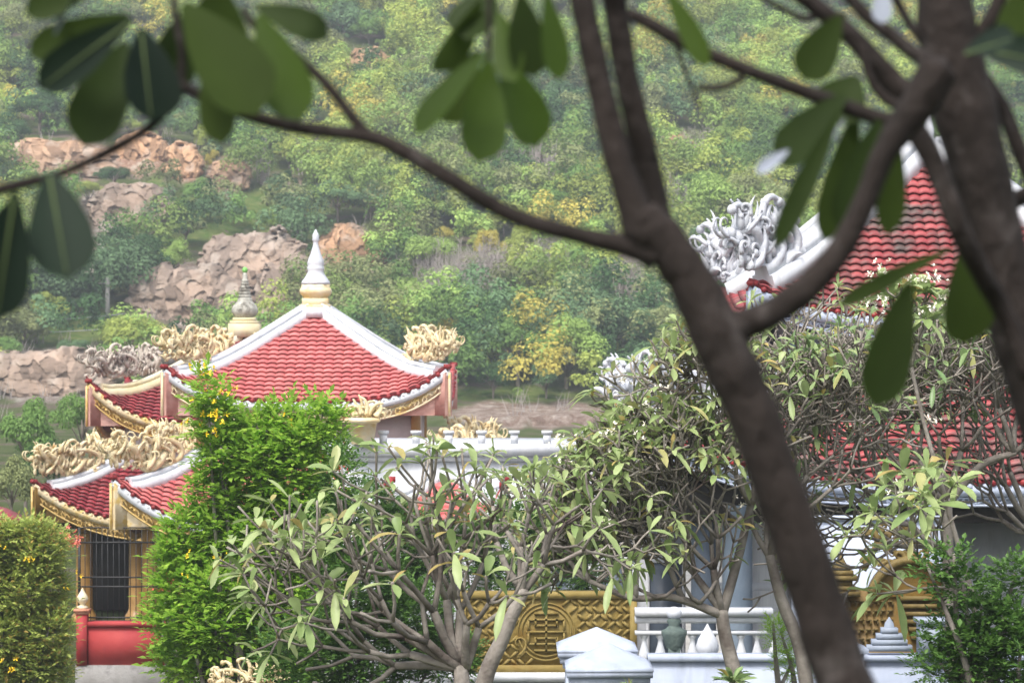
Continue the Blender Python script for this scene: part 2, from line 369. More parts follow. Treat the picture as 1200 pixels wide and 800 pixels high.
def crown_pts(n, lobes, c, r, lr, flat=.15):
    """points on many overlapping lobes: uneven outline and gaps"""
    c = np.asarray(c, float); r = np.asarray(r, float)
    lc = rvec(lobes) * (RG.uniform(.35, 1, (lobes,1))**.6); lc[:,2] = np.abs(lc[:,2])*1.15 - .35 + flat
    ls = RG.uniform(lr*.6, lr*1.25, lobes)
    k = RG.integers(0, lobes, n); d = rvec(n); d[:,2] = np.where(d[:,2] < -.35, -d[:,2], d[:,2])
    rad = ls[k]*RG.uniform(.7, 1.08, n)
    P = (lc[k] + d*rad[:,None])*r + c
    Nn = nrm(d*.9 + rvec(n)*.32 + np.array([0,0,.35]))
    return P, Nn
TONES = {'dark green': (.065,.14,.05), 'green': (.18,.31,.085), 'bluish green': (.16,.27,.13), 'light green': (.33,.47,.13),
         'yellow green': (.38,.45,.11), 'olive': (.28,.32,.14), 'golden': (.52,.46,.11)}

def make_tree(kind, seed):
    """hill tree, unit size about 5 m, origin at its foot"""
    global RG
    RG = np.random.default_rng(seed)
    t = thing(kind, '', 'tree', (0,0,0))
    w = MB(); c = MB()
    if kind == 'bare_tree':
        for i in range(9):
            x, y = RG.uniform(-1.1, 1.1, 2); hgt = RG.uniform(3.2, 5.4); lean = RG.uniform(-.5, .5, 2)
            p = np.array([[x*.5,y*.5,0],[x*.8+lean[0]*.3,y*.8,hgt*.4],[x+lean[0]*.7,y+lean[1]*.5,hgt*.75],[x+lean[0],y+lean[1],hgt]])
            w.tube(p, [.085,.065,.045,.015], 5)
            for j in range(9):
                f = RG.uniform(.35, .98); b = np.array([np.interp(f*3, range(4), p[:,q]) for q in range(3)])
                dd = np.array([RG.uniform(-.6,.6), RG.uniform(-.6,.6), RG.uniform(.5,1.2)])*RG.uniform(.6,1.3)
                w.tube([b, b+dd*.5, b+dd+np.array([0,0,.1])], [.035,.022,.008], 4)
                q = b+dd*.7
                for _ in range(3):
                    e = RG.normal(0,.25,3); e[2] = abs(e[2])+.2; w.tube([q, q+e], [.014,.005], 3)
        P, Nn = crown_pts(160, 8, (0,0,3.9), (1.5,1.5,1.6), .4)
        cards(c, P, Nn, RG.uniform(.09, .17, 160))
        w.build('trunk', M['bark_pale'], t); c.build('crown', M['leaf_tree'], t)
        return t
    shape = {'round_tree': ((2.6,2.6,2.3), 2.6, 17, .42, 5200), 'tall_tree': ((1.9,1.9,3.0), 3.3, 18, .36, 5000),
             'spreading_tree': ((3.3,3.0,1.8), 2.5, 20, .36, 5600), 'shrubby_tree': ((2.5,2.5,2.6), 2.0, 15, .40, 5400)}[kind]
    r, zc, lobes, lr, n = shape
    P, Nn = crown_pts(n, lobes, (0,0,zc), r, lr)
    cards(c, P, Nn, RG.uniform(.07, .17, n))
    w.tube([[0,0,-3.2],[.05,.03,zc*.4],[0,0,zc]], [.2,.15,.08], 6)
    for i in range(7):
        a = RG.uniform(0, 2*PI); z0 = RG.uniform(.25, .6)*zc
        e = np.array([math.cos(a)*r[0]*.7, math.sin(a)*r[1]*.7, zc + RG.uniform(-.2,.6)*r[2]])
        w.tube([[0,0,z0], e*[.45,.45,1]*[1,1,.7]+[0,0,z0*.3], e], [.09,.06,.02], 5)
    w.build('trunk', M['bark_hill'], t); c.build('crown', M['leaf_tree'], t)
    return t

HT = [  # px, py of the crown's middle, crown radius in px, tone, kind
 (14,28,28,'olive','round_tree'),(18,88,24,'yellow green','round_tree'),(46,128,34,'dark green','spreading_tree'),(10,156,26,'dark green','round_tree'),
 (72,60,26,'olive','tall_tree'),(152,150,14,'yellow green','round_tree'),(188,148,24,'bluish green','spreading_tree'),(237,165,15,'yellow green','tall_tree'),
 (249,190,11,'golden','tall_tree'),(293,164,30,'dark green','spreading_tree'),(339,180,21,'yellow green','round_tree'),(336,212,16,'dark green','shrubby_tree'),
 (323,263,19,'light green','round_tree'),(236,228,22,'green','round_tree'),(356,246,19,'yellow green','round_tree'),(352,268,20,'dark green','shrubby_tree'),
 (396,232,34,'bluish green','spreading_tree'),(218,268,22,'olive','round_tree'),(158,306,38,'dark green','round_tree'),(204,304,26,'light green','shrubby_tree'),
 (186,290,22,'green','round_tree'),(104,226,19,'yellow green','round_tree'),(133,206,24,'dark green','spreading_tree'),(152,400,40,'yellow green','round_tree'),
 (28,386,28,'olive','round_tree'),(60,362,24,'yellow green','round_tree'),(14,346,22,'green','tall_tree'),(4,412,24,'green','round_tree'),
 (88,412,20,'bluish green','round_tree'),(96,492,40,'green','spreading_tree'),(30,512,38,'green','shrubby_tree'),(66,560,38,'dark green','round_tree'),
 (14,570,30,'olive','shrubby_tree'),(100,340,24,'dark green','shrubby_tree'),(425,190,28,'yellow green','round_tree'),(434,236,26,'bluish green','round_tree'),
 (466,222,27,'yellow green','round_tree'),(500,238,27,'olive','round_tree'),(531,240,24,'yellow green','round_tree'),(472,262,20,'green','tall_tree'),
 (500,300,32,'light green','round_tree'),(518,276,13,'golden','round_tree'),(458,288,17,'green','round_tree'),(440,334,24,'green','round_tree'),(426,362,26,'bluish green','round_tree'),
 (478,342,22,'light green','shrubby_tree'),(466,388,32,'yellow green','spreading_tree'),(520,388,32,'golden','spreading_tree'),(552,380,26,'golden','round_tree'),
 (404,392,22,'green','round_tree'),(606,412,46,'green','shrubby_tree'),(664,414,46,'light green','shrubby_tree'),(640,446,24,'bluish green','shrubby_tree'),
 (578,446,24,'dark green','shrubby_tree'),(544,432,20,'dark green','round_tree'),(704,356,24,'light green','spreading_tree'),(722,388,22,'green','spreading_tree'),
 (766,388,24,'yellow green','round_tree'),(700,410,24,'yellow green','shrubby_tree'),(574,290,20,'golden','tall_tree'),(612,286,22,'yellow green','tall_tree'),
 (590,258,22,'bluish green','round_tree'),(552,262,18,'green','round_tree'),(652,240,24,'green','round_tree'),(684,214,22,'yellow green','round_tree'),
 (524,180,20,'yellow green','round_tree'),(636,178,20,'green','round_tree'),(670,176,20,'bluish green','tall_tree'),(832,222,22,'light green','round_tree'),
 (872,226,24,'yellow green','tall_tree'),(900,256,22,'bluish green','round_tree'),(778,214,16,'golden','round_tree'),(766,166,18,'green','round_tree'),
 (852,160,20,'light green','round_tree'),(876,176,18,'green','round_tree'),(905,196,20,'green','spreading_tree'),(822,250,17,'light green','spreading_tree'),
 (890,126,22,'yellow green','round_tree'),(782,96,22,'bluish green','round_tree'),(816,110,18,'yellow green','round_tree'),(768,52,14,'golden','round_tree'),
 (470,46,22,'light green','tall_tree'),(432,38,20,'green','round_tree'),(500,62,18,'yellow green','round_tree'),(394,66,18,'yellow green','round_tree'),
 (368,52,18,'yellow green','round_tree'),(452,104,16,'yellow green','round_tree'),(480,116,18,'olive','round_tree'),(374,112,18,'green','round_tree'),
 (430,112,14,'light green','round_tree'),(496,24,20,'green','tall_tree'),(866,70,20,'bluish green','spreading_tree'),(802,24,20,'bluish green','tall_tree'),
 (470,160,16,'bluish green','round_tree'),(150,20,26,'olive','round_tree'),(402,24,22,'bluish green','tall_tree'),
 (680,120,18,'green','round_tree'),(650,130,17,'dark green','round_tree'),(948,160,18,'green','round_tree'),
 (545,334,22,'olive','bare_tree'),(584,328,25,'olive','bare_tree'),(606,336,22,'yellow green','bare_tree'),(650,312,25,'olive','bare_tree'),(674,324,24,'olive','bare_tree'),
 (742,348,26,'olive','bare_tree'),(718,326,20,'olive','bare_tree'),(816,184,20,'olive','bare_tree'),(782,250,20,'olive','bare_tree'),(360,186,18,'olive','bare_tree'),
 (310,208,12,'olive','bare_tree'),(100,108,15,'olive','bare_tree'),(606,202,16,'olive','bare_tree'),(560,326,18,'olive','bare_tree'),
]
LMK = [(371,290,'the white spire'),(286,350,'the mossy grey spire'),(405,300,'the orange rock outcrop'),(270,335,'the grey rock face'),
       (430,75,'the small orange cliff'),(165,182,'the orange rock band'),(60,185,'the pale rock band'),(55,440,'the lower left rocks'),
       (515,410,'the right cream dragon'),(855,290,'the white dragon'),(735,440,'the lower white dragon'),(792,168,'the pink scar in the trees'),
       (700,130,'the twin blurred stems'),(150,240,'the mauve scree slope'),(628,207,'the pale hill rock'),(600,480,'the brown earth bank'),(600,330,'the bare grey thicket'),
       (440,165,'the long branch fork'),(900,90,'the upper right branch'),(40,300,'the dark leaves at left')]
def tree_labels():
    out = []; KD = {'round_tree':'rounded','tall_tree':'tall upright','spreading_tree':'broad spreading','shrubby_tree':'dense bushy','bare_tree':'nearly leafless'}
    for (px, py, r, tone, kind) in HT:
        L = min(LMK, key=lambda k: math.hypot(k[0]-px, k[1]-py)); dx, dy = px-L[0], py-L[1]
        rel = ('left of' if dx < 0 else 'right of') if abs(dx) > abs(dy) else ('above' if dy < 0 else 'below')
        size = 'small' if r < 19 else ('large' if r > 30 else 'mid sized')
        base = f"{size} {KD[kind]} {'grey' if kind=='bare_tree' else tone} tree {rel} {L[2]}"
        out.append(base)
    res = list(out); O = ['leftmost','second from left','third from left','fourth from left','fifth from left']
    for b in set(out):
        idx = [i for i, x in enumerate(out) if x == b]
        if len(idx) > 1:
            idx.sort(key=lambda i: HT[i][0])
            for k, i in enumerate(idx):
                if len(idx) == 2: o = ['left of two, ', 'right of two, '][k]
                else: o = O[k] + ' of the '
                res[i] = (o + b)
    return res
def build_hill_trees():
    protos = {k: [make_tree(k, s) for s in ss] for k, ss in
              {'round_tree': (1,2,3), 'tall_tree': (4,5), 'spreading_tree': (6,7), 'shrubby_tree': (8,9), 'bare_tree': (10,11)}.items()}
    used = set(); labels = tree_labels(); rr = random.Random(5); R0 = {'round_tree':2.9,'tall_tree':2.4,'spreading_tree':3.6,'shrubby_tree':2.9,'bare_tree':1.9}
    HC = {'round_tree':2.6,'tall_tree':3.3,'spreading_tree':2.5,'shrubby_tree':2.2,'bare_tree':2.4}
    for i, (px, py, r, tone, kind) in enumerate(HT):
        Y = ray_hill(px, min(py + r*.9, 500)); 
        if py > 470: Y = 118 - (py-470)*.25
        s = r/F*Y/R0[kind]
        X = (px-600)/F*Y; zc = CAMZ + (400-py)/F*Y
        zg = float(hill(np.array([X]), np.array([Y]))[0])
        p = rr.choice(protos[kind])
        if id(p) in used: o = copy_tree(p)
        else: o = p; used.add(id(p))
        z0 = min(zc - HC[kind]*s, zg + .3)
        sz = max((zc - z0)/HC[kind], s*.8) if kind != 'bare_tree' else s
        sz = min(sz, s*1.6)
        o.location = (X, Y, max(zc - HC[kind]*sz, zg-.5) if False else zc - HC[kind]*sz); o.scale = (s, s, sz); o.rotation_euler = (0, 0, rr.uniform(0, 6.28))
        o['label'] = labels[i]; o['category'] = 'tree'
        o['group'] = 'bare grey trees on the hillside' if kind == 'bare_tree' else 'trees standing out on the hillside'
        tc = np.array(TONES[tone])*rr.uniform(.9, 1.12)
        for ch in o.children:
            if ch.name.startswith('crown'): ch.color = (*[float(q) for q in tc], 1)
    for k in protos:
        for p in protos[k]:
            if id(p) not in used:
                for ch in list(p.children): bpy.data.objects.remove(ch)
                bpy.data.objects.remove(p)

OUT = [  # px, py, rx, ry, kind, label
 (300,322,62,50,'grey','steep grey brown rock face rising just left of the white spire'),(218,352,72,42,'grey','broken rock slope with pale patches left of the mossy grey spire'),
 (345,350,52,46,'grey','mauve brown rock flank between the two spires'),(405,302,44,38,'red','orange cream rock outcrop with vertical streaks right of the white spire'),
 (58,188,74,24,'mix','pale rock band with reddish top at the far left of the hill'),(163,178,32,22,'red','short orange rock band above the thin blurred branch'),
 (213,192,22,24,'red','crumbling orange earth face right of the thin blurred branch'),(268,206,24,20,'mix','small pinkish earth face above the green bank'),
 (150,244,50,28,'grey','mauve scree slope in the left of the hill'),(50,440,84,30,'grey','grey rocky outcrop at the lower left behind the dragon'),
 (430,76,28,20,'red','little orange cliff high on the hill'),(628,207,30,12,'mix','small pale rock among the middle trees'),(792,168,24,10,'red','pinkish earth scar on the right part of the hill'),
 (182,404,44,16,'grey','low grey rocks under the big yellow green tree')]
def build_rocks():
    g = np.random.default_rng(31)
    for (px, py, rx, ry, kind, lab) in OUT:
        Y = ray_hill(px, py + ry*.9); k = Y/F; rx *= 1.15; ry *= 1.15; A, B = rx*k, ry*k; c = at(px, py, Y)
        nu, nv = int(min(220, rx*2.6)), int(min(170, ry*3.0)); u, v = np.meshgrid(np.linspace(-1.15,1.15,nu), np.linspace(-1.15,1.1,nv))
        x, z = u*A, v*B
        VV = np.linspace(-1.2, 1.2, 25); YV = ray_hill(np.full(25, float(px)), py - VV*ry)
        n = int(max(90, A*B*13)); sx = g.uniform(-1.2,1.2,n)*A; sz = g.uniform(-1.2,1.2,n)*B; st = 2.6 if kind == 'red' else 1.2
        wx = (vnoise(x+50, z+50, 1.6, 3, 3)-.5)*1.6; wz = (vnoise(x+90, z+20, 1.6, 8, 3)-.5)*1.6
        d2 = ((x+wx)[...,None]-sx)**2*st*st + ((z+wz)[...,None]-sz)**2; idx = np.argmin(d2, -1)
        off = g.uniform(-.5,.5,n); tx = g.uniform(-.45,.45,n); tz = g.uniform(-.55,.35,n)
        disp = off[idx] + tx[idx]*(x-sx[idx])*1.1 + tz[idx]*(z-sz[idx])*1.1
        wob = (vnoise(u*3+9, v*3+4, 1, int(px), 4)-.5)*1.1 - .18; rr_ = np.clip(1 - (u*u + v*v) + wob, -.4, 1)
        dep = np.sign(rr_)*np.sqrt(np.abs(rr_)); dep = np.where(dep < 0, dep*2.5, dep)
        ymean = Y + (v+1)*B*.8                          # leans back with the slope
        y = ymean - dep*min(A,B)*.6 + .8 - disp*.45*np.clip(dep*2,0,1) + (vnoise(x, z, .5, 4, 3)-.5)*.35
        P = np.stack([(px + u*rx - 600)/F*ymean, y, CAMZ + (400 - py + v*ry)/F*ymean], -1); m = MB(); i = np.arange(nv-1)[:,None]*nu; j = np.arange(nu-1)[None]; Q = np.stack([i+j, i+j+1, i+nu+j+1, i+nu+j], -1).reshape(-1,4)
        raw = (1 - (u*u + v*v) + wob).reshape(-1); m.add(P.reshape(-1,3), Q[raw[Q].min(1) > -.10])
        w = g.uniform(.55,1.25,n)[idx]*(.75+.5*vnoise(x, z, .8, 5, 4))
        red = {'grey': .05, 'mix': .45, 'red': .9}[kind]*np.ones_like(x) + (vnoise(x, z, 3, 6, 2)-.5)*.5 + (.35*np.clip(v,0,1) if kind == 'mix' else 0)
        red = np.clip(red, 0, 1)[...,None]; C = ((1-red)*np.array([.26,.20,.16]) + red*np.array([.40,.24,.14]))*w[...,None]
        white = np.clip((vnoise(x+7, z+3, 1.3, 12, 3)-.62)*8, 0, 1)[...,None]; C = C*(1-white*.5) + white*.5*np.array([.46,.39,.33])
        m.c = [np.clip(C, .03, .8).reshape(-1,3)]
        o = m.build('rock_outcrop', M['rock'], origin=c); tag(o, lab, 'rock', 'rock outcrops on the hillside')

def build_wood():
    """the rest of the wood: nobody could count it"""
    global RG
    RG = np.random.default_rng(77); mb = MB(); rr = random.Random(9)
    names = list(TONES); n = 0
    PX = np.array([rr.uniform(-90, 1290) for _ in range(3800)]); PY = np.array([rr.uniform(-70, 476) for _ in range(3800)])
    YY = ray_hill(PX, PY); XX = (PX-600)/F*YY; ZZ = hill(XX, YY); MM = np.maximum.reduce([mask(PX, PY, ROCK, 0)[0], mask(PX, PY-13, ROCK, 0)[0], mask(PX, PY-24, ROCK[:12], 0)[0]]); GG = mask(PX, PY, GRASS, 1)[0]; BB = mask(PX, PY, BARE, 2)[0]
    for i in range(len(PX)):
        px, py, Y, X, z = PX[i], PY[i], YY[i], XX[i], ZZ[i]; a = np.array([px]); b = np.array([py])
        if 930 < px and py > 60 and rr.random() < .5: continue
        if (MM[i] > .15 and rr.random() < .985) or (BB[i] > .3 and rr.random() < .8): continue
        if GG[i] > .3 and rr.random() < .8: continue
        t = vnoise(a, b, 70, 21, 3)[0] + rr.uniform(-.18, .18); d = vnoise(a, b, 45, 33, 2)[0] + rr.uniform(-.2, .2)
        tone = 'yellow green' if t > .67 else 'light green' if t > .55 else 'olive' if d > .6 else 'dark green' if d < .33 else 'bluish green' if t < .42 else 'green'
        if tone == 'yellow green' and rr.random() < .12: tone = 'golden'
        small = rr.random() < .38
        r = rr.uniform(.5, 1.1) if small else rr.uniform(1.5, 3.0)
        h = r*rr.uniform(.8, 1.3)
        k = int(120 + 130*r*r); k = min(k, 950)
        P, Nn = crown_pts(k, 5 if small else 8, (X, Y, z + h*.75), (r, r, h), .45)
        c = np.array(TONES[tone])*rr.uniform(.6, 1.25)
        cards(mb, P, Nn, RG.uniform(.10, .21, k), col=c); n += k
    o = mb.build('hillside_wood', M['leaf_wood'])
    tag(o, 'mixed green and yellow wood covering the hillside as one mass', 'wood', kind='stuff')
    # dry stems and scrub
    mb = MB()
    for i in range(420):
        px = rr.uniform(-40, 900); py = rr.uniform(60, 495)
        m, _ = mask(np.array([px]), np.array([py]), ROCK, 0)
        if m[0] < .1 and rr.random() < .75: continue
        Y = ray_hill(px, py); X = (px-600)/F*Y; z = float(hill(np.array([X]), np.array([Y]))[0])
        for j in range(7):
            e = np.array([rr.uniform(-.5,.5), rr.uniform(-.4,.4), rr.uniform(.5,1.5)]); b = np.array([X+rr.uniform(-.5,.5), Y+rr.uniform(-.4,.4), z-.1])
            mb.tube([b, b+e*.6, b+e+[rr.uniform(-.2,.2),0,.1]], [.035,.02,.008], 3, False)
    for (bx, by, brx, bry) in BARE:
        for i in range(int(brx*bry/38)):
            px = bx + rr.uniform(-1,1)*brx; py = by + rr.uniform(-.2,1.1)*bry
            Y = ray_hill(px, py); X = (px-600)/F*Y; z = float(hill(np.array([X]), np.array([Y]))[0]); H = rr.uniform(1.8, 4.2)
            for j in range(5):
                e = np.array([rr.uniform(-.5,.5), rr.uniform(-.4,.4), H*rr.uniform(.7,1)]); b = np.array([X+rr.uniform(-.3,.3), Y+rr.uniform(-.3,.3), z-.1])
                mb.tube([b, b+e*.5+[rr.uniform(-.1,.1),0,0], b+e], [.05,.035,.01], 3, False)
                for q in range(5):
                    f = rr.uniform(.4,.95); s = b+e*f; mb.tube([s, s+[rr.uniform(-.5,.5), rr.uniform(-.3,.3), rr.uniform(.3,.8)]], [.02,.006], 3, False)
    o = mb.build('dry_scrub', M['bark_pale']); tag(o, 'dry grey scrub and dead stems scattered over the rocks', 'scrub', kind='stuff')

# ------------------------------------------------------------------ frangipani
def frangi_grow(mb, starts, ell, levels, rr, tips, kmin=.012, fork3=.30, upb=.22, sides=5):
    c, r = np.asarray(ell[0]), np.asarray(ell[1])
    st = list(starts)
    while st:
        p, d, rad, L, lv = st.pop()
        Ls = L*rr.uniform(.7, 1.2)
        d2 = nrm(d + np.array([0,0,upb*rr.uniform(.2,1.6)]) + np.array([rr.gauss(0,.1) for _ in range(3)]))
        mid = p + d*Ls*.5 + np.array([rr.gauss(0,.015) for _ in range(3)]); end = mid + d2*Ls*.5
        r1 = max(rad*.86, kmin*.8)
        k = .84 if lv else 1.
        mb.tube([p, p+(mid-p)*.5, mid, (mid+end)/2, end], [rad*k*1.05, rad*k*.97, rad*k*.93, rad*k*.9, r1*.95], sides)
        q = (end - c)/r; dist = math.sqrt((q*q).sum())
        if lv >= levels or (dist > rr.uniform(.75, 1.3) and lv > 1):
            tips.append((end, d2, r1)); continue
        n = 3 if rr.random() < fork3 else 2; a0 = rr.uniform(0, 2*PI)
        a = nrm(np.cross(d2, [0.3,.2,1.])); b = np.cross(d2, a)
        for i in range(n):
            az = a0 + i*2*PI/n + rr.uniform(-.4,.4); th = rr.uniform(.38, .80)
            nd = nrm(d2*math.cos(th) + (a*math.cos(az) + b*math.sin(az))*math.sin(th))
            # lean towards the room that is left in the crown
            pull = nrm(c + np.array([rr.uniform(-1,1), rr.uniform(-1,1), rr.uniform(-1,1)])*r - end)
            nd = nrm(nd + pull*.12)
            st.append((end, nd, max(r1*.80, kmin), L*.89, lv+1))
def frangipani(name, label, trunks, ell, levels, leafp, flowerp, seed, leafmatk, Lleaf=.2, starts=None, nleaf=(4,8), L0=.42):
    """trunks: list of (pts, radii) in world; crowns grow from their ends"""
    global RG
    RG = np.random.default_rng(seed); rr = random.Random(seed)
    base = trunks[0][0][0]
    t = thing(name, label, 'frangipani tree', base)
    tr = MB()
    for (p, r) in trunks: tr.tube(smooth_path(p, 5), np.interp(np.linspace(0, 1, (len(p)-1)*5+1), np.linspace(0,1,len(r)), r), 9)
    tr.build('trunk', M['bark_mid'], t, smooth=True)
    wb = MB(); tips = []
    for e, st in zip(ell, starts): frangi_grow(wb, st, e, levels, rr, tips)
    wb.build('branches', M['bark_mid'], t, smooth=True)
    B = []; D = []; Ln = []; fl = []
    for (p, d, r) in tips:
        if rr.random() < leafp:
            n = rr.randint(*nleaf); a = nrm(np.cross(d, [.2,.9,.3])); b = np.cross(d, a); a0 = rr.uniform(0, 6.28)
            for i in range(n):
                az = a0 + i*2.4; th = rr.uniform(.6, 1.55)
                dd = d*math.cos(th) + (a*math.cos(az)+b*math.sin(az))*math.sin(th) + np.array([0,0,.15])
                B.append(p - d*rr.uniform(0,.03)); D.append(dd); Ln.append(Lleaf*rr.uniform(.45, 1.15))
        if rr.random() < flowerp: fl.append(p + d*.07)
    lm = MB(); Ln = np.array(Ln)
    leaves(lm, B, D, Ln, Ln*RG.uniform(.24,.34,len(Ln)), droop=RG.uniform(.05,.65,len(Ln)), fold=.2)
    lm.build('foliage', M[leafmatk], t, smooth=True)
    if fl:
        fm = MB()
        for f in fl: flower_cluster(fm, f, rr)
        fm.build('blossoms', M['petal_white'], t)
    return t, tips
def smooth_path(p, k):
    p = np.asarray(p, float); n = len(p); t = np.linspace(0, n-1, (n-1)*k+1)
    if n < 3: return np.array([np.interp(t, range(n), p[:,q]) for q in range(3)]).T
    pp = np.vstack([2*p[0]-p[1], p, 2*p[-1]-p[-2]]); out = []
    for x in t:
        i = min(int(x), n-2); f = x-i; a, b, c, d = pp[i], pp[i+1], pp[i+2], pp[i+3]
        out.append(.5*((2*b) + (-a+c)*f + (2*a-5*b+4*c-d)*f*f + (-a+3*b-3*c+d)*f**3))
    return np.array(out)
def flower_cluster(mb, p, rr, n=None, s=.034, spread=.06):
    n = n or rr.randint(4, 9)
    for i in range(n):
        c = p + np.array([rr.gauss(0,spread), rr.gauss(0,spread), abs(rr.gauss(0,spread))])
        ax = nrm(np.array([rr.gauss(0,.6), rr.gauss(0,.6)-.5, rr.uniform(.1,1)])); a = nrm(np.cross(ax,[.3,.8,.2])); b = np.cross(ax, a)
        B = []; D = []
        for k in range(5):
            th = k*2*PI/5; B.append(c); D.append(a*math.cos(th)+b*math.sin(th)+ax*.4)
        leaves(mb, B, D, s, s*.6, droop=0, fold=.1, prof=np.array([.3,1,.5]), ts=np.array([0,.6,1.]))
# ------------------------------------------------------------------ temple architecture
class Roof:
    def __init__(s, c, W, z0, H, U, a=.94, vmax=.93, hipout=.01):
        s.c = np.asarray(c, float); s.W = W; s.z0 = z0; s.H = H; s.U = U; s.a = a; s.vmax = vmax; s.ho = hipout
    def pt(s, k, u, v, dz=0.0, inset=0.0):
        u = np.asarray(u, float); v = np.asarray(v, float)
        half = s.W*(1-v) - inset
        lift = s.U*np.abs(u)**3.7*(1-v)**6
        out = 1 + s.ho*np.abs(u)**5*(1-v)**4
        x = u*half*out; y = -half*out*(1 - .0*u)
        z = s.z0 + s.H*(s.a*v + (1-s.a)*v*v) + lift + dz
        x, y, z = np.broadcast_arrays(x, y, z)
        for _ in range(k): x, y = -y, x
        return np.stack([x, y, z], -1) + s.c
def tiles(roof, k, mb, tw=.22, tl=.25):
    slope = math.hypot(roof.W, roof.H); rows = int(slope*roof.vmax/tl) + 1
    dv = roof.vmax/rows; ux = np.array([-.5,-.38,-.2,0,.2,.38,.5])
    arch = .035*(1-(2*ux)**2)
    for j in range(rows):
        v0 = j*dv - .012; v1 = min((j+1.18)*dv, roof.vmax + .03); half = roof.W*(1-j*dv)
        n = int(half/tw) + 1; xc = (np.arange(-n, n+1))*tw
        xc = xc[np.abs(xc) < half + tw*.2]
        X = xc[:,None] + ux[None]*tw*1.02
        rows_ = []
        for (v, dz) in ((v0+.03, -.03), (v0, .062), ((v0+v1)/2, .038), (v1, .0)):
            hv = roof.W*(1-v); U = np.clip(X/hv, -1, 1)
            rows_.append(roof.pt(k, U, v, dz=0) + np.array([0,0,1.])*(dz + arch[None]*(0.9 if dz > -.01 else .3))[..., None]
                         if dz > -.01 else roof.pt(k, U, v) + np.array([0,0,1.])*(arch[None]*.6 - .02)[..., None])
        V = np.stack(rows_, 1)                       # n,4,7,3
        m = len(xc); V = V.reshape(-1,3)
        i = (np.arange(m)[:,None,None]*4 + np.arange(3)[None,:,None])*7 + np.arange(6)[None,None,:]
        mb.add(V, np.stack([i, i+1, i+8, i+7], -1).reshape(-1,4))
def euler_curl(o, a0, L, k1, n=14, k0=0.0, ax=(1,0,0), up=(0,0,1)):
    t = np.linspace(0, 1, n); th = a0 + k0*t + k1*t*t; ds = L/(n-1)
    x = np.cumsum(np.cos(th))*ds; z = np.cumsum(np.sin(th))*ds
    return np.asarray(o, float) + x[:,None]*np.asarray(ax, float) + z[:,None]*np.asarray(up, float)
def filigree(mb, path, h, step=.30, r=.014, outward=None):
    """gold scrollwork hanging along a curved eave; path: top edge"""
    P = np.asarray(path); seg = np.linalg.norm(np.diff(P, axis=0), axis=1); s = np.r_[0, np.cumsum(seg)]; n = max(2, int(s[-1]/step))
    T = nrm(np.gradient(P, axis=0))
    f = lambda x: np.array([np.interp(x, s, P[:,q]) for q in range(3)]); g = lambda x: nrm(np.array([np.interp(x, s, T[:,q]) for q in range(3)]))
    for i in range(n):
        x = (i+.5)*s[-1]/n; c = f(x); t = g(x); w = s[-1]/n
        sg = 1 if i % 2 else -1
        mb.tube(euler_curl(c + t*(-sg*w*.5) + np.array([0,0,-h*.85]), .9 if sg>0 else PI-.9, w*1.75, 6.5*(-sg), 12, ax=t), np.linspace(r*1.5, r*.8, 12), 4)
        mb.tube(euler_curl(c + t*(sg*w*.45) + np.array([0,0,-h*.12]), PI+.7 if sg>0 else -.7, w*1.3, 6.0*sg*-1, 10, ax=t), np.linspace(r*1.4, r*.8, 10), 4)
        if i % 3 == 1: mb.ball(c + np.array([0,0,-h*.5]), h*.17, 6, 4)
    for dz in (-.01, -h): mb.tube(P + np.array([0,0,dz]), r*1.5, 4)
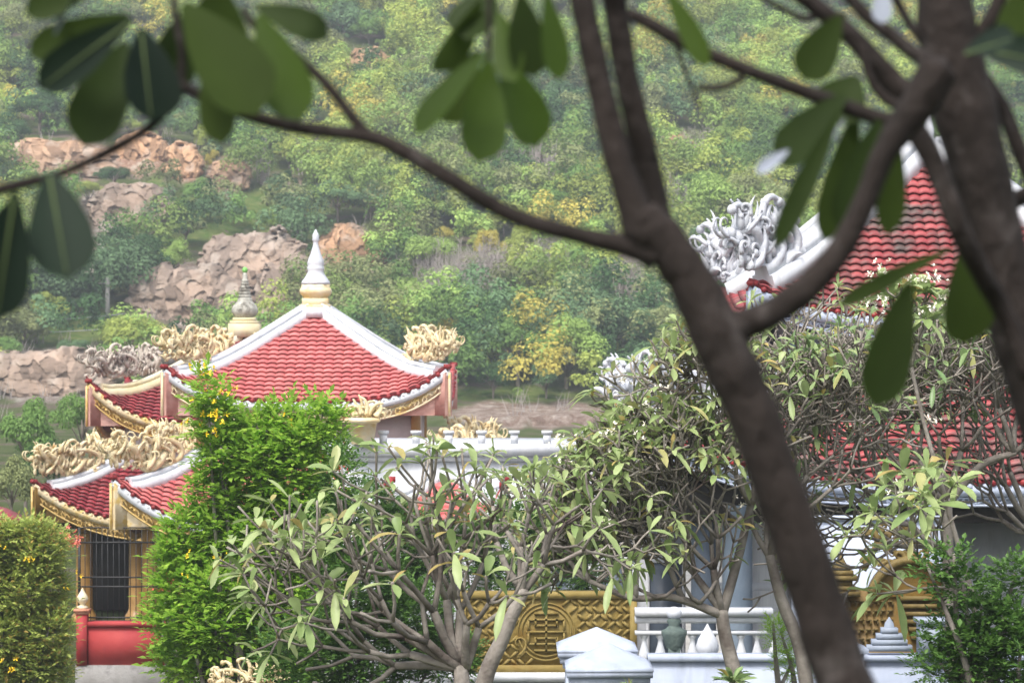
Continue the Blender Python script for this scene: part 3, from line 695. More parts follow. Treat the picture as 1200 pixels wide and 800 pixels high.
def dragon(mb, corner, outdir, L, H, seed, r0=.05, n=66):
    """openwork dragon standing on a roof ridge: snaking body, raised head, mane of curls"""
    rr = random.Random(seed); o = np.asarray(corner, float); d = nrm(np.asarray(outdir, float)); side = np.cross(d, [0,0,1.])
    t = np.linspace(0, 1, 34)
    bx = -L*.62 + t*L*1.0; bz = H*(.10 + .30*t + .20*np.sin(t*9.5)*(1-.3*t)); by = .07*np.sin(t*14)
    body = o + bx[:,None]*d + by[:,None]*side + np.c_[bx*0, bx*0, bz]
    mb.tube(body, np.interp(t, [0,.15,.7,1], [.03,.075,.085,.07])*H/1.1, 8)
    # second loop of the body
    b2 = o + (-L*.35 + L*.30*np.cos(t*5.5))[:,None]*d + (.08*np.cos(t*6))[:,None]*side + np.c_[bx*0, bx*0, H*(.36 + .24*np.sin(t*5.5))]
    mb.tube(b2, .055*H/1.1, 7)
    hd = body[-1]
    for (q, rad) in (((0,0,0), .13), ((.10,0,.05), .10), ((.19,0,.03), .07), ((.10,0,-.08), .06), ((-.06,0,.10), .09)):
        mb.ball(hd + d*q[0]*H + np.array([0,0,q[2]*H]), rad*H*.75, 8, 6)
    for sg in (-1, 1):                             # horns and whiskers
        mb.tube(euler_curl(hd + side*.05*sg*H, 1.9, H*.42, -1.2, 10, ax=d), np.linspace(.04, .012, 10)*H, 5)
        mb.tube(euler_curl(hd + side*.05*sg*H + d*.15*H, .3, H*.4, 4.0, 12, ax=d), np.linspace(.025, .01, 12)*H, 5)
    # tall finial curls
    for (f, hh, k) in ((-.08, .62, 2.6), (.22, .50, -2.4), (-.34, .48, 2.2), (-.52, .34, 2.8)):
        b = o + d*L*f + np.array([0,0,H*.42])
        p = euler_curl(b, 1.45 + rr.uniform(-.15,.15), H*hh, k, 12, ax=d); mb.tube(p, np.linspace(.055,.035,12)*H, 6); mb.ball(p[-1], .06*H, 7, 5)
        mb.ball(p[6], .055*H, 6, 4)
    for i in range(n+8):                          # pointed flames and fins
        f = rr.uniform(-.60, .44); b = o + d*L*f + side*rr.uniform(-.08,.08) + np.array([0,0,rr.uniform(.0,.5)*H])
        p = euler_curl(b, rr.uniform(.7,2.5), rr.uniform(.22,.42)*H, rr.uniform(-1.6,1.6), 8, ax=nrm(d + side*rr.uniform(-.5,.5)))
        mb.tube(p, np.array([.03,.055,.062,.058,.047,.033,.018,.004])*H*rr.uniform(.5,.9), 6)
    for i in range(n):
        f = rr.uniform(-.62, .42); zz = rr.uniform(.02, .62)*H*(1 - .35*max(0, -f)/.62)
        b = o + d*L*f + side*rr.uniform(-.10,.10) + np.array([0,0,zz]); a = rr.uniform(.4, 2.9)
        p = euler_curl(b, a, rr.uniform(.15,.34)*H, rr.choice((-1,1))*rr.uniform(3,7.5), 10, ax=nrm(d + side*rr.uniform(-.7,.7)))
        mb.tube(p, np.linspace(.030,.014,10)*H*rr.uniform(.7,1.1), 5)
        if i % 3 == 0: mb.ball(p[-1], rr.uniform(.03,.055)*H, 6, 4)
    mb.box(o + d*(-L*.12) + np.array([0,0,H*.06]), (.1,.1,.1))
def build_roof(root, R, name, tile, ridge, band, gold, brk, drag, drag_L=1.2, drag_H=1.1, dcorners=(0,1,2,3), seed=1, rw=.32, rh=.20, bracket_h=.85, fil_h=.22, label=None, rstart=.07, dshift=-.30, dz=0.0, tw=.20, tl=.18):
    c = R.c
    deck = MB(); v = np.linspace(0, R.vmax, 14); u = np.linspace(-1, 1, 41)
    for k in range(4):
        U, V = np.meshgrid(u, v); deck.grid(R.pt(k, U, V, dz=-.03)); deck.grid(R.pt(k, U, V*.5, dz=-.30, inset=.12)[::-1])
        e = np.stack([R.pt(k, u, 0*u, dz=-.03), R.pt(k, u, 0*u, dz=-.30, inset=.12)], 0); deck.grid(e)
    part = deck.build(name, M['soffit'], root)
    if label: part['label'] = label
    u = np.linspace(-1, 1, 61)
    for k in range(4):
        mb = MB(); tiles(R, k, mb, tw, tl); mb.build('tile_face', M[tile], part, smooth=False)
        # round drip tiles at the edge
        if k in (0, 1, 3):
            eb = MB(); n = int(R.W*2/tw); eb.tube(R.pt(k, u, 0*u, dz=.01, inset=.03), tw*.16, 6)
            for i in range(n+1):
                uu = -1 + 2*i/n; p = R.pt(k, np.array(uu), np.array(0.), dz=.0); dd = [(0,-1,0),(1,0,0),(0,1,0),(-1,0,0)][k]
                eb.tube([p + np.array(dd)*-.1, p + np.array(dd)*.05], [tw*.26, tw*.26], 8)
            eb.build('drip_tiles', M['tile_edge'], part)
        wb = MB(); path = R.pt(k, u, 0*u, dz=-.10, inset=.02)
        wb.sweep(path, [(-.05,-.10),(.05,-.10),(.05,.06),(-.05,.06)])
        n = int(R.W*2/tw)
        for i in range(n):
            uu = -1 + 2*(i+.5)/n; wb.ball(R.pt(k, np.array(uu), np.array(0.), dz=-.06), tw*.24, 6, 4)
        wb.build('eave_band', M[band], part)
        gb = MB(); filigree(gb, R.pt(k, u*.985, 0*u, dz=-.215, inset=.03), fil_h, .30*tw/.22 if False else .30)
        gb.sweep(R.pt(k, u, 0*u, dz=-.20-fil_h*.5, inset=.10), [(-.02,-fil_h*.5),(.02,-fil_h*.5),(.02,fil_h*.5),(-.02,fil_h*.5)])
        gb.build('scrollwork_fascia', M[gold], part)
        # hip ridge on corner (face k, u=1)
        rb = MB(); vv = np.linspace(rstart, R.vmax + .03, 30); path = R.pt(k, 1+0*vv, vv, dz=.04); path[:,2] -= .10*np.clip(1-(vv-rstart)/.10,0,1)
        s1 = [(-rw/2,-.14),(rw/2,-.14),(rw/2,rh*.55),(-rw/2,rh*.55)]; rb.sweep(path, s1)
        s2 = [(-rw*.34,rh*.55),(rw*.34,rh*.55),(rw*.30,rh),(-rw*.30,rh)]; rb.sweep(path + np.array([0,0,.002]), s2)
        
        rb.build('hip_ridge', M[ridge], part)
        # corner board under the hip
        bb = MB(); vv = np.linspace(0, .30, 12); top = R.pt(k, 1+0*vv, vv, dz=-.12); out = nrm((R.pt(k, 1., 0.) - c)*[1,1,0])
        zb = top[0,2] - bracket_h
        bot = top.copy(); bot[:,2] = np.minimum(zb + .25*bracket_h*np.linspace(0,1,12)**2*0 , top[:,2]-.05)
        sd = np.cross(out, [0,0,1.])*.10
        V = np.stack([top-sd, bot-sd, bot+sd, top+sd], 1); m = 4
        i = np.arange(11)[:,None]*4; j = np.arange(4)[None]; kk = (j+1)%4
        bb.add(V.reshape(-1,3), np.stack([i+j, i+kk, i+4+kk, i+4+j], -1).reshape(-1,4)); bb.add(V[0], [[0,1,2,3]]); bb.add(V[-1], [[3,2,1,0]])
        # flaring boards along both eaves at the corner
        for (kk_, sgn) in ((k, 1), ((k+1) % 4, -1)):
            uu = np.linspace(1, .62, 14)*sgn; tp = R.pt(kk_, uu, 0*uu, dz=-.30, inset=.14); bt = tp.copy(); bt[:,2] = np.minimum(zb, tp[:,2]-.02)
            inn = tp*.0 + nrm((c - tp)*[1,1,0])*.05
            for off in (0, 1): bb.grid(np.stack([tp + inn*off, bt + inn*off], 0))
        bb.build('corner_board', M[brk], part)
        if gold:
            tb = MB(); tb.tube([top[0] + out*.03, np.array([top[0,0], top[0,1], zb]) + out*.03], .028, 6)
            tb.build('corner_trim', M[gold], part)
        if k in dcorners and drag:
            db = MB(); cp = R.pt(k, 1., .04, dz=rh*.8); dragon(db, cp + out*drag_L*dshift + np.array([0,0,dz]), out, drag_L, drag_H, seed*10 + k)
            db.build('dragon_ornament', M[drag], part, smooth=True)
    return part
def columns(root, pts, z0, z1, r, mt, cap=None):
    for (x, y) in pts:
        mb = MB(); mb.lathe([(r*1.5,z0),(r*1.5,z0+.12),(r*1.15,z0+.2),(r,z0+.3),(r*.97,z1-.25),(r*1.2,z1-.15),(r*1.35,z1-.1),(r*1.35,z1)], (x, y, 0), 20)
        mb.build('column', M[mt], root, smooth=True)

def spire(root, name, c, prof, sides, mt, parts=()):
    mb = MB(); mb.lathe(prof, c, sides); o = mb.build(name, M[mt], root, smooth=False)
    for (nm, pr, mk, sd, ph) in parts:
        b = MB(); b.lathe(pr, c, sd, ph); b.build(nm, M[mk], o)
    return o

def pavilion_front():
    cx, Y = at(370, 0, 62)[0], 62.0
    root = thing('temple_pavilion', 'two tier pavilion with bright red tiles, white hip ridges and clean white spire', 'pavilion', (cx, Y, 0), 'two tier temple pavilions')
    R1 = Roof((cx, Y, 0), 2.93, 5.36, 1.95, .72)
    up = build_roof(root, R1, 'upper_roof', 'tile_red', 'white_plaster', 'white_bright', 'cream', 'pink', 'cream_statue', 1.12, .92, seed=3, bracket_h=.90)
    up['label'] = 'upper red tiled roof with white ridges and cream dragons'
    R2 = Roof((cx, Y, 0), 3.85, 2.78, 3.3, 1.05, vmax=.46)
    build_roof(root, R2, 'lower_roof', 'tile_red', 'white_plaster', 'white_bright', 'gold', 'cream', 'cream_statue', 1.6, 1.15, seed=5, bracket_h=.95)
    # spire: radii and heights read off the photo at 62 m
    s = 62/F; z = lambda r: CAMZ + (400-r)*s
    sp = spire(root, 'spire', (cx, Y, 0), [(8*s,z(334)),(17*s,z(333)),(16.5*s,z(330)),(12*s,z(324)),(9*s,z(318)),(9.8*s,z(316)),(10.2*s,z(313)),(9*s,z(311.5)),(10*s,z(309)),(9.2*s,z(305)),(6*s,z(297)),(3.6*s,z(289)),(2.8*s,z(284)),(3.0*s,z(283)),(4.4*s,z(281)),(3.6*s,z(279)),(4.2*s,z(276.5)),(2.6*s,z(273)),(.3*s,z(268.5))], 16, 'white_bright')
    q = MB(); q.lathe([(14*s,z(350)),(16*s,z(347)),(19.5*s,z(344)),(20*s,z(340)),(19*s,z(338.5)),(17.5*s,z(336)),(17.5*s,z(333.5)),(4*s,z(333))], (cx,Y,0), 8, PI/8); q.build('lotus_bowl', M['spire_yellow'], sp)
    q = MB()
    q.box((cx,Y,z(354)), (30*s,30*s,9*s)); q.box((cx,Y,z(358.6)), (36*s,36*s,3.4*s)); q.build('plinth', M['cream'], sp)
    q = MB(); q.box((cx,Y,z(366)), (44*s,44*s,12*s)); q.build('apex_block', M['white_bright'], sp)
    b = MB(); b.box((cx,Y,4.4), (4.6,4.6,1.7)); b.build('upper_wall', M['pink_wall'], root)
    columns(root, [(cx+sx*2.25, Y+sy*2.25) for sx in (-1,1) for sy in (-1,1)], 3.6, 5.3, .11, 'column_gold')
    b = MB(); b.box((cx,Y,1.4), (4.4,4.4,2.6)); b.build('inner_hall', M['pink_wall'], root)
    columns(root, [(cx+sx*3.2, Y+sy*3.2) for sx in (-1,-.33,.33,1) for sy in (-1,1)], 0, 3.0, .17, 'column_gold')
    b = MB(); b.box((cx,Y,3.0), (6.9,6.9,.22)); b.build('ceiling_beam', M['soffit'], root)
def pavilion_back():
    Y = 71.0; cx = at(287, 0, Y)[0]
    root = thing('temple_pavilion', 'older two tier pavilion with crimson tiles, ochre ridges and mossy grey spire', 'pavilion', (cx, Y, 0), 'two tier temple pavilions')
    R1 = Roof((cx, Y, 0), 3.38, 4.66, 2.1, 1.0)
    build_roof(root, R1, 'upper_roof', 'tile_crimson', 'yellow_ridge', 'cream', 'gold', 'pink', 'grey_statue', 1.25, .98, seed=7, bracket_h=.95, rw=.30, rh=.22)
    R2 = Roof((cx, Y, 0), 4.48, 2.33, 3.4, 1.0, vmax=.42)
    build_roof(root, R2, 'lower_roof', 'tile_crimson', 'white_plaster', 'cream', 'gold', 'gold_dark', 'cream_statue', 1.7, 1.05, seed=9, bracket_h=.85)
    s = 71/F; z = lambda r: CAMZ + (400-r)*s
    pr = [(8*s,z(372)),(12*s,z(371)),(15.5*s,z(366)),(15.5*s,z(362)),(13.5*s,z(358)),(9*s,z(353))]
    for i in range(7):
        zz = 350 - i*3.6; r = 8.4 - i*.75; pr += [(r*s,z(zz+1.6)),(r*s,z(zz-.4)),((r-1.4)*s,z(zz-1.4))]
    pr += [(3*s,z(323)),(2.4*s,z(320)),(1.5*s,z(319))]
    sp = spire(root, 'spire', (cx, Y, 0), pr, 16, 'spire_grey')
    q = MB(); q.ball((cx,Y,z(316.5)), 3.3*s, 10, 8, 1.15); q.build('green_bead', mat('green_glazed_bead', (.2,.5,.12), None, 9, .4, 0), sp)
    q = MB(); q.box((cx,Y,z(374)), (26*s,26*s,4*s)); q.box((cx,Y,z(377.6)), (33*s,33*s,3*s)); q.box((cx,Y,z(387)), (36*s,36*s,15.6*s)); q.build('pedestal', M['yellow_ridge'], sp)
    b = MB(); b.box((cx,Y,3.9), (5.6,5.6,1.7)); b.build('upper_wall', M['pink_wall'], root)
    columns(root, [(cx+sx*2.75, Y+sy*2.75) for sx in (-1,1) for sy in (-1,1)], 3.2, 4.7, .13, 'column_gold')
    b = MB(); b.box((cx,Y+.4,1.3), (7.2,4.0,2.5)); b.build('inner_hall', M['dark'], root)  # near-black box: darkness behind the columns put into its colour
    columns(root, [(cx+x, Y-3.7) for x in (-3.45,-2.2,-.6,1.6,3.7)] + [(cx-3.9, Y+3.7), (cx+3.9, Y+3.7)], 0, 2.7, .20, 'column_gold')
    b = MB(); b.box((cx,Y,2.62), (8.2,8.2,.2)); b.build('ceiling_beam', M['soffit'], root)
    b = MB(); b.box((cx,Y-3.82,2.30), (7.8,.06,.24))
    filigree(b, np.array([[cx-3.9+i*.2, Y-3.9, 2.45] for i in range(40)]), .35, .35, .018); b.build('hanging_lattice', M['gold_dark'], root)
def pavilion_right():
    Y = 46.0; cx = at(1088, 0, Y)[0]
    root = thing('temple_hall', 'nearest two tier hall with stained red tiles, white ridges and white openwork dragons', 'temple', (cx, Y, 0))
    R1 = Roof((cx, Y, 0), 3.10, 6.98, 2.75, .50, a=.9)
    build_roof(root, R1, 'upper_roof', 'tile_old', 'white_bright', 'blue_white', 'blue_white', 'blue_grey', 'white_statue', 1.25, 1.35, seed=11, dshift=-.02, dz=-.12, bracket_h=.5, fil_h=.12, rw=.40, rh=.34, tw=.18, tl=.18)
    R2 = Roof((cx, Y, 0), 4.85, 4.56, 3.2, .95, vmax=.50)
    build_roof(root, R2, 'lower_roof', 'tile_old', 'white_bright', 'blue_white', 'blue_white', 'blue_grey', 'white_statue', 1.35, 1.15, seed=13, dshift=-.12, dz=-.22, bracket_h=.5, fil_h=.12, rw=.36, rh=.3, tw=.22, tl=.20)
    s = 46/F; z = lambda r: CAMZ + (400-r)*s
    sp = spire(root, 'spire', (cx, Y, 0), [(20*s,z(196)),(20*s,z(186)),(14*s,z(184)),(16*s,z(178)),(10*s,z(170)),(6*s,z(160)),(7*s,z(152)),(3*s,z(135)),(.4*s,z(120))], 16, 'white_bright')
    b = MB(); b.box((cx,Y,6.5), (4.5,4.5,1.2)); b.build('upper_wall', M['blue_white'], root)
    for sx in (-.6, .1, .8):
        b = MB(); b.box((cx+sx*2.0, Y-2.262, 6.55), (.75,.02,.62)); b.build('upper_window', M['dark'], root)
    columns(root, [(cx+sx*2.35, Y+sy*2.35) for sx in (-1,-.33,.33,1) for sy in (-1,1)], 5.9, 7.0, .12, 'col_light')
    b = MB(); b.box((cx,Y,4.22), (8.5,8.5,.56)); b.build('ceiling_beam', M['dark'], root)  # beam made thick and near black to paint the soffit shadow
    b = MB(); b.box((cx,Y+.3,2.0), (5.2,5.2,4.1)); b.build('inner_hall', M['white_bright'], root)
    for (x, w) in ((-1.9,.9),(1.9,.9)):
        b = MB(); b.box((cx+x, Y-2.32, 1.6), (w,.06,3.0)); b.build('door', M['col_grey'], root)
    columns(root, [(cx-3.9, Y-3.9), (cx-1.3, Y-3.9), (cx+1.3, Y-3.9), (cx+3.9, Y-3.9), (cx-3.9, Y+3.9), (cx+3.9, Y+3.9)], 0, 4.3, .19, 'col_grey')
    columns(root, [(at(864,0,42.)[0], 42.)], 0, 4.2, .23, 'col_light')
    b = MB(); b.box((cx, Y-3.0, 2.9), (7.2,.10,.12)); b.box((cx, Y-3.0, 2.55), (7.2,.16,.08)); b.build('terrace_rail', M['white_bright'], root)
    b = MB(); b.box((cx,Y,.25), (9.4,9.4,.5)); b.build('plinth', M['concrete'], root)

def small_things():
    # white annex behind the shrubs
    Y = 52.0; a = at(388, 518, Y); b_ = at(702, 518, Y); cx = (a[0]+b_[0])/2; w = b_[0]-a[0]
    root = thing('flat_roofed_building', 'low white flat roofed building with small merlons on its parapet behind the shrubs', 'building', (cx, Y+1.6, 0))
    b = MB(); b.box((cx, Y+1.6, (a[2]-.25)/2), (w, 3.0, a[2]-.25)); b.build('wall', M['white_plaster'], root)
    b = MB(); b.box((cx, Y+1.6, a[2]-.14), (w+.3, 3.3, .22)); b.box((cx, Y+1.6, a[2]-.30), (w+.14, 3.14, .10)); b.build('cornice', M['white_bright'], root)
    for i in range(8):
        m = MB(); x = a[0]+.35+i*(w-.7)/7; m.box((x, Y+.1, a[2]+.06), (.14,.12,.18)); m.box((x, Y+.1, a[2]+.18), (.2,.16,.06)); m.build('merlon', M['white_bright'], root)
    # gold flame finial on ochre pedestal
    c = at(425, 520, 51.9); root = thing('flame_finial', 'gold flame finial on an ochre pedestal above the white roof edge', 'finial', c)
    s = 51.9/F; b = MB(); b.lathe([(12*s*1.41,0),(13*s*1.41,3*s),(16*s*1.41,24*s),(20*s*1.41,26*s),(20*s*1.41,30*s),(10*s,31*s)], c, 4, PI/4); b.build('pedestal', M['spire_yellow'], root)
    b = MB(); rr = random.Random(2)
    for i in range(26):
        x = rr.uniform(-1,1); p = euler_curl(c + np.array([x*16*s, rr.uniform(-.1,.1), 31*s]), PI/2 - x*.9, rr.uniform(14,30)*s*(1-.4*abs(x)), rr.uniform(-3,3), 9)
        b.tube(p, np.linspace(3.2*s, 1.2*s, 9), 5)
    b.build('flame', M['cream_statue'], root, smooth=True)
    # little gate roof
    Yg = 46.5; cx = at(523, 0, Yg)[0]
    root = thing('gatehouse', 'small gate with red tiled roof turned up at its right corner behind grey branches', 'gate', (cx, Yg, 0))
    R = Roof((cx, Yg, 0), .96, 3.70, .8, .60, vmax=.75)
    build_roof(root, R, 'roof', 'tile_red', 'white_bright', 'white_bright', 'cream', 'cream', None, seed=21, bracket_h=.55, fil_h=.15, rw=.22, rh=.16)
    b = MB(); b.box((cx, Yg, 4.36), (.4,.4,.2)); b.build('roof_cap', M['white_bright'], root)
    columns(root, [(cx, Yg-.6), (cx-.6, Yg+.6), (cx+.6, Yg+.6)], 0, 3.6, .14, 'white_bright')
    b = MB(); b.box((cx, Yg, 3.42), (1.5,1.5,.16)); b.build('beam', M['terracotta'], root)
    # red parapet on the left
    Y = 58.0; A = at(104, 732, Y); B = at(194, 732, Y); zb = at(0, 778, Y)[2]
    root = thing('red_parapet', 'red painted parapet wall on bare concrete below the left pavilion', 'wall', (A[0], Y, 0))
    b = MB(); b.box(((A[0]+B[0])/2, Y, (A[2]+zb)/2), (B[0]-A[0], .22, A[2]-zb)); b.build('panel', M['red_wall'], root)
    b = MB(); b.box(((A[0]+B[0])/2, Y-.01, A[2]+.03), (B[0]-A[0]+.02, .30, .10)); b.build('coping', M['red_wall'], root)
    b = MB(); b.box(((A[0]+B[0])/2-.1, Y, zb/2-.4), (B[0]-A[0]+.3, .34, zb+.8)); b.build('base', M['concrete'], root)
    px = at(97, 0, Y)[0]; zt = at(0, 718, Y)[2]
    b = MB(); b.box((px, Y-.04, (zt+zb)/2), (.21,.30,zt-zb)); b.build('post', M['red_wall'], root)
    b = MB(); b.box((px, Y-.04, zt+.02), (.27,.34,.05)); b.box((px, Y-.04, zt+.07), (.31,.38,.05)); b.build('post_cap', M['terracotta'], root)
    s = Y/F; b = MB(); z = zt + .10; b.lathe([(6*s,z),(7*s,z+2*s),(3*s,z+4*s),(3*s,z+5*s),(6.5*s,z+9*s),(7*s,z+12*s),(5*s,z+16*s),(3*s,z+19*s),(.2*s,z+24*s)], (px,Y-.04,0), 12); b.build('lotus_finial', M['spire_yellow'], root, smooth=True)
    # iron grille over the parapet
    A = at(93, 618, Y+.2); B = at(186, 730, Y+.2)
    root = thing('iron_grille', 'tall black iron grille standing on the red parapet', 'grille', ((A[0]+B[0])/2, Y+.2, B[2]))
    b = MB()
    for zz in (A[2], at(0,636,Y)[2], at(0,677,Y)[2], at(0,688,Y)[2], B[2]+.05, B[2]+.12): b.box(((A[0]+B[0])/2, Y+.2, zz), (B[0]-A[0], .03, .03))
    for x in (A[0], B[0]): b.box((x, Y+.2, (A[2]+B[2])/2), (.05,.05,A[2]-B[2]))
    b.build('frame', M['iron'], root)
    b = MB()
    for i in range(1, 14): b.box((A[0]+(B[0]-A[0])*i/14, Y+.2, (A[2]+B[2])/2), (.014,.014,A[2]-B[2]-.04))
    b.build('bars', M['iron'], root)
    # gold screen with key pattern
    Y = 40.0; A = at(538, 692, Y); B = at(746, 786, Y); cx = (A[0]+B[0])/2; w = B[0]-A[0]; h = A[2]-B[2]; cz = (A[2]+B[2])/2
    root = thing('golden_screen', 'wide golden screen wall with key pattern and a round longevity emblem on white base', 'screen wall', (cx, Y, 0))
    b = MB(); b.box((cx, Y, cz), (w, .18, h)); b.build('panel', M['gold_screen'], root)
    b = MB(); f = Y-.11
    for (x, z, ww, hh) in ((cx,A[2]-.05,w,.10),(cx,B[2]+.05,w,.10)): b.box((x, f, z), (ww,.05,hh))
    for x in (A[0]+.05, B[0]-.05): b.box((x, f, cz), (.10,.05,h-.20))
    b.build('frame', M['gold_screen'], root)
    b = MB(); R0 = .40; ec = at(640, 735, Y)[[0]][0]
    st = .105
    for i in range(int(w/st)):
        for j in range(int(h/st)):
            x = A[0]+.14+i*st; z = B[2]+.14+j*st
            if x > B[0]-.12 or z > A[2]-.12 or math.hypot(x-ec, z-cz) < R0+.06: continue
            k = (i + 2*j) % 4; a = PI/4 if k < 2 else -PI/4
            L = st*1.35; dx, dz = math.cos(a)*L/2, math.sin(a)*L/2; t = .019; nx, nz = -math.sin(a)*t, math.cos(a)*t
            v = [(x-dx-nx,f-.0,z-dz-nz),(x+dx-nx,f-.0,z+dz-nz),(x+dx+nx,f-.0,z+dz+nz),(x-dx+nx,f-.0,z-dz+nz)]
            v += [(p[0], f+.05, p[2]) for p in v]
            b.add([(p[0], p[1]-.012*(k%2) , p[2]) for p in v], [[0,1,2,3],[0,4,5,1],[1,5,6,2],[2,6,7,3],[3,7,4,0]])
    b.build('key_pattern', M['gold_screen'], root)
    b = MB(); th = np.linspace(0, 2*PI, 41)
    for r in (R0, R0*.86): b.tube(np.c_[ec+r*np.cos(th), th*0+f+.012, cz+r*np.sin(th)], .014, 6, False)
    for (x, z, ww, hh) in ((0,.26,.34,.03),(0,.17,.5,.03),(0,0,.56,.03),(0,-.17,.5,.03),(0,-.26,.34,.03),(0,.09,.3,.03),(0,-.09,.3,.03),(0,0,.03,.6),(-.15,.13,.03,.12),(.15,.13,.03,.12),(-.15,-.13,.03,.12),(.15,-.13,.03,.12),(-.25,.09,.03,.16),(.25,.09,.03,.16),(-.25,-.09,.03,.16),(.25,-.09,.03,.16)):
        b.box((ec+x, f-.003, cz+z), (ww,.03,hh))
    for sg in (-1,1):
        b.tube(euler_curl((ec+sg*(R0+.02), f, cz-.36), PI/2+sg*.9, .5, -sg*5, 12), np.linspace(.022,.012,12), 5)
    b.build('longevity_emblem', M['gold_screen'], root, smooth=False)
    b = MB(); b.box((cx, Y, B[2]-.06), (w+.3,.5,.12)); b.box((cx, Y, (B[2]-.12)/2-.1), (w+.1,.36,B[2]+.08)); b.build('base', M['white_plaster'], root)
    # gold screen on the right with arch and crest
    Y = 38.5; root = thing('golden_altar_screen', 'arched golden screen with curling crest and small pagoda finial at right', 'screen wall', (at(1040,0,Y)[0], Y, 0))
    A = at(950, 690, Y); B = at(1112, 765, Y)
    b = MB(); b.box(((A[0]+B[0])/2, Y+.1, (A[2])/2), (B[0]-A[0], .2, A[2])); b.build('panel', M['gold_dark'], root)  # darker golds on this screen carry the shade of eave and tree
    b = MB(); th = np.linspace(2.75, .35, 16); ac = at(1066, 715, Y); rx, rz = 50*Y/F, 60*Y/F
    path = np.c_[ac[0]+rx*np.cos(th), th*0+Y-.08, ac[2]+rz*np.sin(th)]
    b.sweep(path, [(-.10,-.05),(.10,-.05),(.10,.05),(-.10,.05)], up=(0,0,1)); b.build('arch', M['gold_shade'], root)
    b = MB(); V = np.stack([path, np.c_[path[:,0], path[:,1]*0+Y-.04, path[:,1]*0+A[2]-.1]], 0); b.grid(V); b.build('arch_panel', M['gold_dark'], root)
    b = MB()
    for i, ww in enumerate((46,36,28,40,30,22)): b.box((at(985,0,Y)[0], Y-.02, at(0, 694-i*6, Y)[2]), (ww*Y/F*.9, ww*Y/F*.9, 5.5*Y/F))
    b.lathe([(8*Y/F,at(0,662,Y)[2]),(4*Y/F,at(0,655,Y)[2]),(.3*Y/F,at(0,646,Y)[2])], (at(985,0,Y)[0],Y-.02,0), 10); b.build('pagoda_finial', M['gold_shade'], root)
    b = MB(); rr = random.Random(8)
    for i in range(34):
        q = at(rr.uniform(1010,1095), rr.uniform(625,665), Y-.05); b.tube(euler_curl(q, rr.uniform(.3,2.8), rr.uniform(14,34)*Y/F, rr.choice((-1,1))*rr.uniform(2,7), 10), np.linspace(.05,.015,10)*rr.uniform(.7,1.1), 6)
    b.tube(smooth_path([at(1012,668,Y),at(1030,640,Y),at(1060,650,Y),at(1075,625,Y),at(1098,640,Y)], 6), .04, 8)
    b.build('crest', M['gold_shade'], root, smooth=True)
    b = MB()
    for i in range(6):
        b.box((at(1082,0,Y)[0], Y-.06, at(0,700+i*9,Y)[2]), ((56-i*5)*Y/F,.14,5*Y/F))
    for i in range(11):
        for j in range(5):
            x, z = at(958+i*8.5, 0, Y)[0], at(0, 704+j*11, Y)[2]
            if x > at(1048,0,Y)[0]: continue
            b.box((x, Y-.02, z), (.07,.05,.02)); b.box((x+.03*(-1)**j, Y-.02, z-.03), (.02,.05,.07))
    b.build('fretwork', M['gold_shade'], root)
    # white wall behind the arched screen
    Y = 40.3; A = at(928, 604, Y); B = at(1108, 604, Y); root = thing('white_backdrop_wall', 'tall plain white wall standing behind the arched golden screen', 'wall', ((A[0]+B[0])/2, Y, 0))
    b = MB(); b.box(((A[0]+B[0])/2, Y, (A[2]-.06)/2), (B[0]-A[0], .16, A[2]-.06)); b.build('wall_face', M['blue_white'], root)
    b = MB(); b.box(((A[0]+B[0])/2, Y, A[2]-.03), (B[0]-A[0]+.08, .24, .06)); b.build('coping', M['blue_white'], root)
    # white annex with slate doors seen through the twigs
    Y = 49.0; A = at(640, 600, Y); B = at(800, 600, Y); w = B[0]-A[0]; cx = (A[0]+B[0])/2; root = thing('white_side_hall', 'white side hall with slate coloured doors glimpsed through the twigs', 'building', (cx, Y+1.2, 0))
    b = MB(); b.box((cx, Y+1.2, A[2]/2), (w, 2.4, A[2])); b.build('wall', M['white_plaster'], root)
    b = MB(); b.box((cx, Y+1.1, A[2]+.08), (w+.4, 2.9, .14)); b.build('roof_slab', M['concrete'], root)
    for px in (670, 722, 780):
        c = at(px, 650, Y); d = MB(); d.box((c[0], Y-.02, 1.55), (.56,.06,2.5)); dd = d.build('door', M['col_grey'], root)
        f = MB()
        for q in (-.31,.31): f.box((c[0]+q, Y-.03, 1.55), (.06,.09,2.5))
        f.box((c[0], Y-.03, 2.84), (.68,.09,.08)); f.build('frame', M['white_bright'], dd)
    b = MB()
    for i in range(3): b.box((cx, Y-.5+i*.22, .18+.14*i), (w, .4, .14 if i else .3))
    b.build('steps', M['white_plaster'], root)
    # blue white boundary wall
    Y = 32.0; A = at(760, 766, Y); B = at(1215, 766, Y); root = thing('boundary_wall', 'plain blue white boundary wall along the bottom right', 'wall', ((A[0]+B[0])/2, Y, 1.6))
    b = MB(); b.box(((A[0]+B[0])/2, Y, (A[2]+1.6)/2), (B[0]-A[0], .22, A[2]-1.6-.08)); b.build('wall_face', M['blue_white'], root)
    b = MB(); b.box(((A[0]+B[0])/2, Y, A[2]-.035), (B[0]-A[0]+.02, .30, .07)); b.build('coping', M['blue_white'], root)
    # stepped merlons
    def merlon(c, w, h, n, label):
        b = MB()
        for i in range(n): b.box((c[0], c[1], c[2] + h*(i+.5)/n), (w*(1-i/n*.85), .16, h/n*.999))
        b.lathe([(w*.12,c[2]+h),(w*.10,c[2]+h+.05),(.004,c[2]+h+.12)], (c[0],c[1],0), 10)
        o = b.build('stepped_merlon', M['blue_grey'], origin=c); tag(o, label, 'merlon')
    merlon(at(1042, 762, 31.95), .50, .26, 4, 'grey stepped merlon in front of the gold screen on the wall top')
